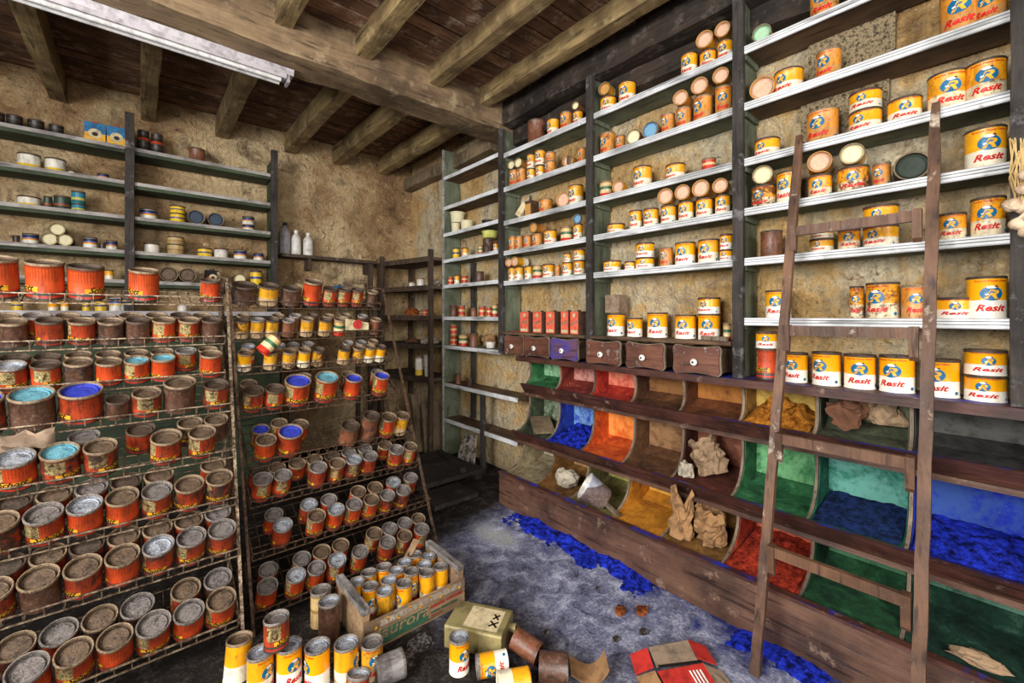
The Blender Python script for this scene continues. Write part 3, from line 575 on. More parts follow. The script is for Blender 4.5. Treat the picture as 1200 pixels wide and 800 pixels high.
# ================================================================ BACK-WALL SHELVING
WU = thing('wall_shelving', 'grey-edged plank shelves with green uprights on the ochre wall', 'shelving', (0, 4.63, 1.4))
YS = 4.50; LZ = [2.72, 2.45, 2.18, 1.91, 1.68]
for xs, ztop in ((-.056, 2.98), (.952, 2.94), (-1.06, 2.98)):
    rough_bar('post', 'post_wood', (xs-.028, YS-.03, 0), (xs+.028, YS+.004, ztop), WU, 90+xs, .003, 22, 2)
    mb = MB(); mb.box((xs-.012, YS+.004, 0), (xs+.012, 4.735, 2.86)); mb.build('side_panel', 'shelf_green_x', WU)
for (x0, x1) in ((-1.03, -.086), (-.026, .924)):
    for z in LZ:
        mb = MB(); mb.box((x0, YS+.012, z-.05), (x1, 4.735, z)); b = mb.build('shelf_board', 'shelf_green_x', WU)
        mb = MB(); mb.box((x0, YS, z-.026), (x1, YS+.012, z+.001)); mb.build('edge_strip', 'shelf_edge_x', b)
mb = MB(); mb.box((-1.03, 4.1, 1.40), (.92, 4.735, 1.435)); mb.build('counter_top', 'counter_top', WU)
mb = MB(); mb.box((-1.03, 4.14, 0), (.92, 4.17, 1.40)); mb.build('counter_front', 'shelf_green_x', WU)
# plank on the wall near the corner
WP = thing('wall_plank', 'rough dark plank shelf fixed to the wall holding bottles', 'shelf', (1.4, 4.7, 1.9))
pa = onY(328, 297, 4.62); pb = onY(440, 304, 4.62)
mb = MB(); mb.box((pa.x, 4.56, pa.z-.03), (pb.x, 4.735, pa.z)); mb.build('board', 'corner_shelf', WP)
for x_ in (pa.x+.25, pb.x-.1):
    mb = MB(); mb.box((x_, 4.6, pa.z-.14), (x_+.03, 4.735, pa.z-.03)); mb.build('bracket', 'corner_wood', WP)
WPZ = pa.z
# open rack in the corner
CR = thing('corner_rack', 'dark rough open plank rack standing in the room corner', 'rack', (2.3, 4.2, 0))
CZ = [1.985, 1.70, 1.40, 1.11, .78]
for (x_, y_, h_) in ((2.19, 3.765, 2.06), (2.02, 4.52, 2.05), (2.06, 4.66, 1.98), (1.93, 4.62, 2.0), (2.44, 4.66, 1.98), (2.44, 3.78, 1.9)):
    rough_bar('post', 'corner_wood', (x_-.022, y_-.022, 0), (x_+.022, y_+.022, h_), CR, x_*9+y_, .004, 18, 2)
for z in CZ:
    mb = MB(); mb.prism([(2.17, 3.742), (2.48, 3.742), (2.48, 4.73), (2.02, 4.73), (2.02, 4.50)], 'z', z-.03, z); mb.build('shelf_board', 'corner_shelf', CR)
    mb = MB(); mb.bar((2.165, 3.742, z-.02), (2.015, 4.52, z-.02), .02, .05); mb.build('front_batten', 'corner_wood', CR)
# ================================================================ TINS ON THE RIGHT-HAND SHELVES
STY = {  # material, lid, print, words
 'Y': ('tin_yellow', 'lid_dark', 'R', 'yellow-white tin'), 'P': ('tin_pitted', 'lid_dark', 'R', 'rust-pitted yellow-white tin'), 'C': ('tin_clean', 'lid_dark', 'R', 'bright yellow-white tin'),
 'A': ('tin_aged', 'lid_dust', 'R', 'stained orange tin'), 'R': ('tin_rust', 'lid_dark', None, 'rusty bare tin'), 'D': ('tin_dark', 'lid_dark', None, 'dark brown rusted tin'),
 'G': ('tin_green', 'lid_dust', None, 'green-cream-red tin'), 'W': ('tin_white', 'lid_dust', None, 'white paint tin'), 'L': ('tin_redlab', 'lid_dust', None, 'red and cream labelled tin'),
 'S': ('tin_orange_fresh', 'lid_dark', 'S', 'orange script-lettered tin'), 'B': ('tin_blueyellow', 'lid_dark', None, 'blue and yellow tin'), 'K': ('tin_black', 'lid_dark', None, 'black and red tin')}
LID = {'p': ('lid_pink', 'pinkish'), 'c': ('lid_cream', 'cream'), 'm': ('lid_mint', 'mint green'), 'b': ('lid_skyblue', 'sky blue'), 'o': ('lid_ochre', 'ochre'), 'f': ('lid_forest', 'dark green'), 'k': ('lid_dark', 'dark')}
BAY = {0: 'corner bay', 1: 'red-carton bay', 2: 'bay adjoining ladder', 3: 'ladder bay'}
NTH = ['first', 'second', 'third', 'fourth', 'fifth', 'sixth', 'seventh', 'eighth', 'ninth', 'tenth', 'eleventh', 'twelfth']
def shelf_row(bay, z, zname, items):
    b0 = []   # standing on the shelf
    for it in items:
        if it[3] in STY and (len(it) < 5 or it[4] != 'u'):
            x, w_, h_, st = it[:4]; back = it[4] if len(it) > 4 else 0
            p = onX(x, 370, S+.08); d = w_*depth(p)*cosang(x)/F; r = min(d/2, .088)
            X = S+r+.03+back; p = onX(x, 370, X); h = h_*depth(p)/F+.012*max(0, (z-CAMZ))/2.3
            b0.append([p.y, r, h, st, x, X])
    ys = spread([a[0] for a in b0], [a[1] for a in b0])
    lo, hi = U[bay+1]+.03, U[bay]-.03
    for a, y in zip(b0, ys): a[0] = min(max(y, lo+a[1]*1.04), hi-a[1]*1.04)
    ztop = min([q for q in (FZ if bay == 0 else BZ) if q > z+.05]+[2.99])-.042
    if bay == 2 and z < 1.3: ztop = 1.64
    for a in b0: a[2] = min(a[2], ztop-z-.006)
    for it in items:   # leave headroom for tins lying on top
        if it[3] in LID and it[4] == 'u':
            a = min(b0, key=lambda a: abs(a[4]-it[0])); rd = min(it[1]*depth(onX(it[0], 370, S+.03))/F/2, a[1]*1.03); a[2] = max(.72*a[2], min(a[2], ztop-z-2.09*rd-.012))
    def put(k, y, X, zz, r, h, st):
        m, l, pr, wd = STY[st]; lab = '%s, %s from corner-side post, %s shelf, %s' % (wd, NTH[k], zname, BAY[bay])
        tin(TR((X, y, zz), 0, 0, random.uniform(-.35, .3)), r, h, m, l, lab, 'tins on the %s shelf of the %s' % (zname, BAY[bay]), pr)
    for k, (y, r, h, st, x, X) in enumerate(sorted(b0, key=lambda a: a[4])): put(k, y, X, z+.001, r, h, st)
    near = lambda x: min(b0, key=lambda a: abs(a[4]-x)) if b0 else None
    ups = [it for it in items if it[3] in STY and len(it) > 4 and it[4] == 'u']
    res = []; gname = 'tins on the %s shelf of the %s' % (zname, BAY[bay])
    for x, w_, h_, st, _ in ups:
        a = near(x); p = onX(x, 370, a[5]); d = w_*depth(p)*cosang(x)/F; res.append([a[0], min(d/2, .086), h_*depth(p)/F, st, x, a[5], z+.001+a[2]+.005])
    for y, r, h, st, x, X, zz in res:
        h = min(h, ztop-zz-.006)
        m, l, pr, wd = STY[st]; k = sum(q[4] < x for q in res); lab = '%s, %s of those stacked, %s shelf, %s' % (wd, NTH[k] if len(res) > 1 else 'only one', zname, BAY[bay])
        tin(TR((X, y, zz), 0, 0, random.uniform(-.3, .3)), r, h, m, l, lab, gname, pr)
    lies = sorted(it[0] for it in items if it[3] in LID)
    for it in items:
        if it[3] in LID:
            x, w_, ln, lc, pos = it; X = S+.03; p = onX(x, 370, X); d = w_*depth(p)/F; r = d/2; L_ = min(.16, ln)
            zz = z+r*1.035+.001; y = p.y
            if pos == 'u': a = near(x); r = min(r, (ztop-z-a[2]-.010)/2.09, a[1]*1.03); zz = z+r*1.035+a[2]+.007; X = S+.012 if a[5]-L_/2 < S+.012 else a[5]-L_/2; y = a[0]
            y = min(max(y, lo+r*1.05), hi-r*1.05); L_ = min(L_, 2.47-X)
            l, wd = LID[lc]; st = random.choice(['tin_yellow', 'tin_aged', 'tin_aged']); lab = 'tin lying %s, %s end out, %s from corner-side post, %s shelf, %s' % ('on others' if pos == 'u' else 'flat', wd, NTH[lies.index(x)], zname, BAY[bay])
            # local +Z (lid end) turned towards the room
            rz_ = random.uniform(.1, .2); tin(TR((X+L_, y+L_*.5*math.sin(rz_), zz), 0, -math.pi/2, rz_), r, L_, st if lc != 'f' else 'tin_darkgreen', l, lab, gname)
Z1, Z2, Z3, Z4, Z5, Z6, Z7 = list(BZ)
shelf_row(1, Z1, 'top', [(629, 21, 34, 'R'), (648.5, 15, 18, 'Y'), (664, 15, 19, 'A'), (677.5, 12, 14, 'Y'), (676.5, 9, .08, 'c', 'u')])
shelf_row(1, Z2, 'second', [(600, 13, 18, 'A'), (611.5, 11.5, 17, 'A'), (622.5, 10, 13, 'Y'), (633, 10, 13, 'Y'), (645, 13, 14, 'A'), (623, 10, 16, 'Y', 'u'), (634, 12, 17, 'Y', 'u'), (646, 12, 10, 'A', 'u'), (600, 10, .1, 'c', 'u'), (611, 11, .1, 'c', 'u'), (664, 14, .11, 'p', 's'), (682, 10, 16, 'A')])
shelf_row(1, Z3, 'third', [(639.5, 16, 15, 'A'), (658, 17, .12, 'p', 's'), (675, 17, 22, 'Y')])
shelf_row(1, Z4, 'fourth', [(598, 10, 16, 'A'), (608.5, 10, 15, 'A'), (618.5, 10, 14, 'A'), (630, 13, 14, 'A'), (645, 15, 16, 'Y'), (664, 14, 16, 'G'), (677.5, 11, 17, 'Y'), (635, 12, .13, 'o', 'u'), (678, 13, .03, 'b', 'u')])
shelf_row(1, Z5, 'fifth', [(598, 9, 15, 'Y'), (608.5, 11, 15, 'Y'), (619.5, 9.5, 15, 'Y'), (630, 11, 15, 'G'), (643, 14, 15, 'Y'), (653, 6, 13, 'A'), (665, 12, 15, 'Y'), (679, 13, 16, 'Y'), (665, 9, 10, 'Y', 'u'), (679, 14, 12, 'Y', 'u'), (597, 10, .1, 'p', 'u'), (609, 11, .13, 'p', 'u')])
shelf_row(2, Z1, 'top', [(713, 19, 22, 'Y'), (735, 20, 23, 'Y'), (808, 20, 24, 'Y'), (830, 20, 25, 'P'), (850, 18, 25, 'Y'), (712, 17, .12, 'o', 'u'), (829, 19, .12, 'p', 'u'), (849, 19, .12, 'p', 'u')])
shelf_row(2, Z2, 'second', [(711, 18, 24, 'A'), (727, 11, 15, 'A'), (740, 17, .12, 'c', 's'), (760, 19, .12, 'b', 's'), (783, 16, 21, 'A'), (801.5, 18, 22, 'A'), (824, 23, 31, 'A'), (848, 20, 32, 'A'), (800, 17, .12, 'p', 'u'), (827, 19, .12, 'p', 'u'), (848, 18, .12, 'p', 'u')])
shelf_row(2, Z3, 'third', [(708, 15, 17, 'G'), (723, 14, .11, 'p', 's'), (753, 22, 24, 'Y'), (791.5, 23, 17, 'Y'), (830.5, 17, 13, 'L')])
shelf_row(2, Z4, 'fourth', [(722, 21, 10, 'Y'), (745, 15, 21, 'Y'), (763, 18, 20, 'Y'), (783.5, 18, 21, 'Y'), (804, 18, 21, 'Y'), (825.5, 20, 21, 'Y'), (847, 18, 21, 'Y'), (783, 18, .12, 'p', 'u'), (804, 18, .12, 'p', 'u'), (826, 20, .12, 'p', 'u'), (847, 18, .12, 'p', 'u')])
shelf_row(2, Z5, 'fifth', [(717.5, 21, 12, 'C'), (738, 12, 9, 'C'), (756, 22, 12, 'C'), (756, 22, 16, 'C', 'u'), (781, 15, 21, 'A'), (803, 24, 25, 'C'), (830.5, 25, 26, 'Y'), (851, 15, 12, 'C'), (851, 15, 17, 'C', 'u')])
shelf_row(2, 1.269, 'drawer', [(722, 21, 25, 'C'), (744, 18, 21, 'C'), (770.5, 24, 28, 'C'), (803.5, 25, 27, 'C'), (831, 26, 29, 'C'), (831, 26, 18, 'C', 'u'), (852, 8, 19, 'G')])
shelf_row(3, Z1, 'top', [(890, 20, .1, 'm', 's'), (966, 34, 36, 'A')])
shelf_row(3, Z2, 'second', [(888, 26, .13, 'p', 's'), (924, 35, 25, 'Y'), (971, 30, 31, 'A'), (1128, 52, 48, 'A'), (1174, 40, 40, 'A')])
shelf_row(3, Z3, 'third', [(899, 30, 19, 'Y'), (964, 38, 36, 'A'), (1014, 40, 23, 'Y'), (1014, 39, 21, 'Y', 'u'), (1060, 42, 25, 'Y'), (1110, 48, 42, 'P'), (1163, 50, 44, 'P')])
shelf_row(3, Z4, 'fourth', [(893, 30, 33, 'P'), (893.5, 27, .11, 'c', 'u'), (924, 28, 35, 'Y'), (961, 28, 26, 'P'), (1000, 38, 38, 'P'), (1000, 30, .13, 'c', 'u'), (961, 26, .12, 'p', 'u'), (1033, 22, 25, 'A'), (1066, 32, .1, 'f', 's'), (1167, 52, 46, 'Y')])
shelf_row(3, Z5, 'fifth', [(904, 26, 29, 'R'), (963, 29, 14, 'Y'), (963, 29, 12, 'Y', 'u'), (995, 26, 22, 'P'), (1032, 42, 23, 'Y'), (1032, 42, 22, 'Y', 'u'), (1115, 35, 29, 'P'), (1158, 42, 44, 'P')])
shelf_row(3, Z6, 'sixth', [(912, 30, 31, 'C'), (1004, 17, 36, 'P', .03), (1035, 40, 40, 'P'), (1070, 30, 37, 'A'), (1117, 46, 23, 'C'), (1168, 50, 48, 'C')])
shelf_row(3, Z7, 'lowest', [(898, 24, 35, 'S'), (898, 25, 18, 'C', 'u'), (933, 27, 33, 'C'), (968.5, 34, 37, 'C'), (1007.5, 38, 38, 'C'), (1051, 42, 41, 'C'), (1103, 44, 42, 'C'), (1163, 52, 29, 'C'), (1163, 52, 28, 'C', 'u')])
fz = list(FZ)
shelf_row(0, fz[3], 'fourth', [(534.5, 8, 12, 'B'), (545, 8, 10, 'Y'), (563, 6, 9, 'G'), (572, 12, 16, 'D'), (581, 6, 9, 'Y')])
shelf_row(0, fz[4], 'fifth', [(528, 6, 9, 'L'), (535.5, 7, 10, 'Y'), (544.5, 8, 9, 'L'), (561.5, 11, 12, 'D')])
shelf_row(0, fz[5], 'sixth', [(531.5, 8, 13, 'R'), (541, 8, 13, 'L'), (555, 8, 10, 'R'), (565, 8, 12, 'L'), (573, 6, 11, 'L'), (580, 7, 14, 'G')])
shelf_row(0, fz[6], 'seventh', [(531.5, 8, 11, 'L'), (531.5, 8, 12, 'L', 'u'), (543, 11, 13, 'G'), (555, 10, 15, 'R')])
shelf_row(0, fz[7], 'eighth', [(537, 7, 11, 'R'), (550, 6, 9, 'D')])
# plastic tubs on the corner bay
def lathe_thing(name, prof, mat, label, cat, mtx, group=None, seg=20):
    mb = MB(); mb.lathe(prof, seg); o = inst(name, mb.mesh(name, mat, .7), None, mtx=mtx); return tag(o, label, cat, group)
def tub(x, w_, h_, z, mat, label, up=0):
    p = onX(x, 370, S+.1); t = depth(p); r = w_*t/F/2; h = h_*t/F; p.y = min(p.y, U[0]-.02-r*1.05)
    o = lathe_thing('plastic_tub', [(r*.8, 0), (r*.84, .003), (r*.97, h*.9), (r*1.04, h*.92), (r*1.04, h), (r*.95, h), (r*.93, h*.9), (r*.78, .008), (1e-4, .008)], mat, label, 'tub', TR((S+.11, p.y, z+.001+up)))
    return h
hh = tub(529, 11, 12, fz[2], 'lid_cream', 'cream plastic tub at the bottom of a stack beside the side panel')
tub(530, 17, 12, fz[2], 'lid_cream', 'large cream plastic tub stacked on the smaller tub', hh+.002)
tub(546, 15, 12, fz[2], 'lid_cream', 'cream patterned plastic tub beside the stacked tubs')
tub(571, 15, 6, fz[2], 'rubber_black', 'low dark brown bowl beside the cream plastic tubs')
tub(573, 19, 8, fz[3], 'plastic_yellow', 'yellow-green plastic bowl resting on top of the dark tin', .142)
hh = tub(574, 12, 7, fz[6], 'bone_white', 'white enamel bowl holding scraps beside the small tins')
# red boxes on the drawer ledge
def carton(name, x0, x1, y0, y1, z0, z1, mats, label, cat, group=None, rz=0):
    """box with printed faces: body, face panel, top flap"""
    c = Vector(((x0+x1)/2, (y0+y1)/2, z0)); mb = MB(); mb.box((x0, y0, z0), (x1, y1, z1)); o = mb.build(name, mats[0], None, None, c); o.rotation_euler.z = rz
    return tag(o, label, cat, group)
for i, (xa, xb) in enumerate(((609.5, 620), (624.5, 635.5), (640, 650), (657.5, 666.5), (668.5, 678.5))):
    X = S-.01; y1 = onX(xa, 370, X).y; y0 = onX(xb, 370, X).y; ym = (y0+y1)/2; hw = (y1-y0)/2
    L_ = 'narrow red printed carton, %s from the corner-side post, on the drawer ledge' % NTH[i]
    o = carton('carton', X, X+.075, y0, y1, 1.269, 1.432, ['box_side'], L_, 'carton', 'red cartons on the drawer ledge', random.uniform(-.12, .05))
    mb = MB(); mb.box((-.0395, -hw, .004), (-.0375, hw, .161)); inst('front_panel', mb.mesh('front_panel', 'box_red'), o)
    mb = MB(); pl = lambda a, b: (-.0405, -a, b)
    oval(mb, hw*.7, .03, pl, 0, 2, 14, 0, .135); mb.cur = 0; mb.add([pl(-hw*.85, .012), pl(hw*.85, .012), pl(hw*.85, .032), pl(-hw*.85, .032)], [(0, 1, 2, 3)])
    mb.cur = 1; mb.add([pl(-hw*.8, .062), pl(hw*.8, .085), pl(hw*.8, .1), pl(-hw*.8, .074)], [(0, 1, 2, 3)])
    inst('label_print', mb.mesh('label_print', ['paper_print', 'card_grey']), o)
    mb = MB(); mb.lathe([(.012, .163), (.012, .172), (1e-4, .173)], 10, Matrix.Translation((.01, 0, 0))); inst('pouring_cap', mb.mesh('pouring_cap', 'rubber_black'), o)
# odd things on the shelves
p = onX(721.5, 370, S+.1); o = carton('tin_box', S+.06, S+.15, p.y-.055, p.y+.055, 1.269+.152, 1.269+.27, ['card_grey'], 'rusty grey square tin standing on a yellow tin', 'tin box')
p = onX(622, 370, S+.08); r = .045
o = carton('oil_can', S+.04, S+.13, p.y-.05, p.y+.04, Z3+.001, Z3+.125, ['tin_dark'], 'brown square oil can with spout beside a leaning tube', 'oil can')
mb = MB(); mb.lathe([(.014, .123), (.012, .15), (.009, .18), (1e-4, .182)], 12, Matrix.Translation((0, .012, 0))); inst('spout', mb.mesh('spout', 'lid_dark', .6), o)
mb = MB(); mb.box((-.046, -.035, .01), (-.0455, .03, .1)); inst('label_print', mb.mesh('label_print', 'lid_ochre'), o)
a = onX(604, 262, S-.02); b = onX(612, 241, S+.02)
mb = MB(); mb.bar((S+.0, a.y, Z3+.012), (S+.05, b.y, Z3+.115), .03, .045); tag(mb.build('paper_tube', 'paper_print', None, None, (S, a.y, Z3)), 'small printed packet leaning on the shelf edge', 'packet')
mb = MB(); pc = onX(672, 370, S+.1); mb.bar((S+.03, pc.y-.03, Z2+.045), (S+.06, pc.y+.05, Z2+.065), .012, .06); mb.build('w', 'old_board'); o = bpy.data.objects['w']; o.name = 'wood_offcut'; tag(o, 'tilted pale wood offcut among tins on the second shelf', 'wood')
mb = MB(); mb.box((S+.02, onX(608, 370, S).y-.05, 1.269), (S+.07, onX(600, 370, S).y+.05, 1.282)); tag(mb.build('wood_strip', 'drawer_wood', None, None, (S+.04, 2.6, 1.269)), 'thin reddish wood strip lying beside the red cartons', 'wood')
mb = MB(); pc = onX(836, 370, S-.02)
mb.bar((S-.02, pc.y-.07, 1.281), (S-.0, pc.y+.07, 1.283), .022, .022); tag(mb.build('paint_brush', 'divider_wood', None, None, (S, pc.y, 1.269)), 'worn wooden brush handle lying before the stacked yellow tins', 'brush')
# ================================================================ TINS ON THE BACK-WALL SHELVES
WS = {'wy': ('tin_whiteyellow', 'white and yellow tin'), 'rb': ('tin_rainbow', 'rainbow-banded white tin'), 'dg': ('tin_darkgreen', 'dark green paint tin'), 'te': ('tin_teal', 'teal paint tin'), 'ta': ('tin_tan', 'tan paint tin'), 'by': ('tin_blueyellow', 'blue and yellow tin'), 'wh': ('tin_white', 'plain white paint tin'), 'bk': ('tin_black', 'black and red tin'), 'ru': ('tin_rust', 'brown rusted tin'), 'ye': ('tin_yellow', 'yellow paint tin')}
def wall_row(z, zname, bayname, items):
    base = []; gname = 'tins on the %s wall shelf, %s bay' % (zname, bayname); order = sorted((it[0] for it in items), key=lambda x: abs(x-152)); seen = {}
    for it in items:
        x, w_, h_, st = it[:4]; up = len(it) > 4 and it[4] == 'u'; p = onY(x, 370, 4.62); t = depth(p)
        d = w_*t*cosang(x)/F; h = h_*t/F; zz = z+.002; lab = None
        if up: a = min(base, key=lambda a: abs(a[0]-x)); zz = a[2]+.004; p = Vector((a[1], 4.62, 0))
        if st in WS:
            m, wd = WS[st]; lab = '%s%s, %s from middle post, %s wall shelf, %s bay' % (wd, ' on top' if up else '', NTH[sorted(set(order), key=lambda x: abs(x-152)).index(x)], zname, bayname)
            h = max(h, .035); d = min(d, .22); yy = 4.62 if not up else a[3]
            tin(TR((p.x, yy, zz), 0, 0, random.uniform(1, 2.4)), d/2, h, m, 'lid_dark', lab, gname)
            if not up: base.append((x, p.x, zz+h, 4.62))
        else:   # lying, end to the room
            l = {'n': ('lid_navy', 'navy blue'), 'c': ('lid_cream', 'cream'), 'r': ('lid_dust', 'rusty')}[st]; r = w_*t*.8/F/2
            if up: zz = z+.002+r*1.75
            lab = 'lying tin with %s end, %s from the middle post, %s wall shelf, %s bay' % (l[1], NTH[sorted(set(order), key=lambda x: abs(x-152)).index(x)], zname, bayname)
            px_ = onY(x, 370, 4.55)
            tin(TR((px_.x, 4.68, zz+r*1.04), math.pi/2, 0, 0), r, .13, 'tin_dark', l[0], lab, gname)
LB, RB = 'oil-can', 'bottle-side'
wall_row(LZ[0], 'top', LB, [(-4, 20, 15, 'bk'), (17, 20, 15, 'bk'), (42, 20, 14, 'bk'), (66, 18, 13, 'bk')])
wall_row(LZ[1], 'second', LB, [(34, 28, 17, 'wy'), (65, 25, 16, 'wy'), (84, 9, 5, 'wh'), (121, 14, 7, 'rb')])
wall_row(LZ[2], 'third', LB, [(34, 28, 11, 'wy'), (56, 11, 14, 'dg'), (73, 20, 16, 'dg'), (92, 17, 9, 'te'), (92, 17, 14, 'te', 'u')])
wall_row(LZ[3], 'fourth', LB, [(19, 9, 9, 'bk'), (36, 20, 12, 'rb'), (58, 17, 0, 'c'), (76, 17, 0, 'c'), (67, 17, 0, 'c', 'u'), (106, 17, 13, 'rb'), (120, 8, 8, 'bk'), (131, 14, 11, 'rb')])
wall_row(LZ[4], 'fifth', LB, [(52, 14, 11, 'rb'), (96, 16, 11, 'bk'), (128, 11, 11, 'ye')])
wall_row(LZ[0], 'top', RB, [(168, 15, 14, 'bk'), (184, 15, 12, 'bk'), (168, 14, 11, 'bk', 'u'), (184, 14, 12, 'bk', 'u'), (231, 19, 16, 'ru')])
wall_row(LZ[2], 'third', RB, [(174, 21, 12, 'rb'), (208, 18, 11, 'by'), (208, 18, 8, 'by', 'u'), (230, 20, 0, 'n'), (253, 19, 0, 'n'), (291, 14, 7, 'rb'), (291, 14, 9, 'rb', 'u')])
wall_row(LZ[3], 'fourth', RB, [(178, 19, 11, 'wh'), (206, 20, 12, 'ta'), (206, 20, 8, 'ta', 'u'), (240, 17, 10, 'by'), (259, 16, 11, 'wh'), (281.5, 15, 11, 'rb'), (303, 12, 9, 'rb')])
wall_row(LZ[4], 'fifth', RB, [(168, 18, 12, 'rb'), (198, 21, 0, 'r'), (220, 20, 0, 'r'), (281, 15, 0, 'c'), (300, 14, 17, 'by')])
wall_row(1.435, 'counter', 'white', [(20, 14, 12, 'by'), (62, 12, 10, 'ye'), (118, 14, 12, 'by'), (136, 16, 16, 'rb'), (142, 9, 10, 'wh'), (76, 10, 12, 'ye'), (101, 10, 11, 'by'), (214, 12, 8, 'wh')])
def square_can(x, y_, w_, h_, z, Y, mats, label, name='square_can'):
    p = onY(x, 370, Y); t = depth(p); hw = w_*t*cosang(x)/F/2; h = h_*t/F
    mb = MB(); mb.box((-hw, -.03, 0), (hw, .03, h)); o = inst(name, mb.mesh(name, mats[0]), None, (p.x, Y, z+.001), (0, 0, random.uniform(-.1, .2))); tag(o, label, 'tin can')
    mb = MB(); mb.box((-hw*.98, -.032, h*.04), (hw*.98, -.030, h*.5)); inst('label_band', mb.mesh('label_band', mats[1]), o)
    mb = MB(); oval(mb, hw*1.3, h*.46, lambda a, b: (a, -.0335, b), 0, 1, 16, 0, h*.48); oval(mb, hw*.6, h*.2, lambda a, b: (a, -.0345, b), 1, 1, 10, 0, h*.45); inst('label_print', mb.mesh('label_print', ['paper_print', 'print_black']), o)
    mb = MB(); mb.lathe([(.018, h), (.018, h+.014), (1e-4, h+.015)], 12); inst('cap', mb.mesh('cap', mats[2]), o)
square_can(111.5, 0, 25, 24, LZ[0], 4.62, ['blue_box', 'print_gold', 'card_red'], 'flat blue and yellow oil can beside the wall post twin')
square_can(137, 0, 23, 24, LZ[0], 4.62, ['blue_box', 'print_gold', 'card_red'], 'flat blue and yellow oil can right against the wall post')
square_can(248, 0, 15, 16, LZ[4], 4.62, ['rubber_black', 'card_red', 'lid_dark'], 'small black and red square can on the fifth wall shelf')
square_can(398, 0, 13, 17, 1.435+.12, 4.45, ['blue_box', 'lid_cream', 'lid_dark'], 'blue and cream box standing behind the crate-side wire rack', 'carton')
# bottles on the wall plank
for (x, w_, h_, m, lab) in ((334, 13, 37, 'plastic_grey', 'grey plastic bottle on the rough wall plank'), (347, 12, 29, 'plastic_white', 'white capped plastic bottle on the rough wall plank'), (361, 12, 27, 'plastic_white', 'white bottle wrapped in plastic on the rough wall plank')):
    p = onY(x, 370, 4.65); t = depth(p); r = w_*t*cosang(x)/F/2; h = h_*t/F
    o = lathe_thing('bottle', [(r*.9, 0), (r, .01), (r, h*.62), (r*.92, h*.72), (r*.5, h*.84), (r*.36, h*.86), (r*.36, h*.92), (1e-4, h*.92)], m, lab, 'bottle', TR((p.x, 4.65, WPZ+.001)))
    mb = MB(); mb.lathe([(r*.42, h*.9), (r*.42, h), (1e-4, h)], 14); inst('cap', mb.mesh('cap', 'rubber_black' if m == 'plastic_grey' else 'bone_white'), o)
for (x, w_, h_, st, lab) in ((352, 14, 18, 'tin_tan', 'tan tin standing on the counter behind the crate-side rack'), (421, 18, 14, 'tin_tan', 'wide glossy brown tin behind the crate-side rack'), (388, 9, 9, 'tin_black', 'small dark tin next to the blue and cream box')):
    p = onY(x, 370, 4.4); t = depth(p); tin(TR((p.x, 4.4, 1.556)), w_*t*cosang(x)/F/2, h_*t/F, st, 'lid_dust', lab)
mb = MB(); mb.box((1.0, 4.2, 1.52), (1.84, 4.7, 1.555)); b_ = thing('side_counter', 'dark plank table behind the crate-side wire rack', 'table', (1.45, 4.45, 0)); mb.build('table_top', 'corner_shelf', b_)
for x_ in (1.03, 1.81):
    for y_ in (4.23, 4.66): mb = MB(); mb.box((x_-.02, y_-.02, 0), (x_+.02, y_+.02, 1.52)); mb.build('leg', 'corner_wood', b_)
# corner rack contents
def corner_tin(x, w_, h_, z, mat, lab, lid='lid_dust', X=2.3):
    p = onX(x, 370, X); t = depth(p); tin(TR((X, p.y, z+.002)), w_*t/F/2, h_*t/F, mat, lid, lab)
corner_tin(483, 8, 8, CZ[1], 'tin_white', 'small white tin on the second shelf of the corner rack', 'lid_cream', 2.35)
corner_tin(493, 9, 11, CZ[1], 'tin_white', 'white tin with red rim on the corner rack', 'lid_cream', 2.3)
corner_tin(498, 8, 7, CZ[2], 'tin_redlab', 'small red and cream tin on the corner rack', 'lid_dust', 2.3)
corner_tin(491, 9, 21, CZ[4], 'tin_whiteyellow', 'tall white and yellow tin beside the white bucket', 'lid_dust', 2.22)
p = onX(502.5, 370, 2.25); t = depth(p); r = 12*t/F/2
o = lathe_thing('bucket', [(r*.78, 0), (r*.8, .004), (r*.98, .2), (r*1.03, .2), (r*1.03, .215), (r*.93, .215), (r*.76, .01), (1e-4, .01)], 'plastic_white', 'white plastic bucket on the lowest corner rack shelf', 'bucket', TR((2.25, p.y, CZ[4]+.002)))
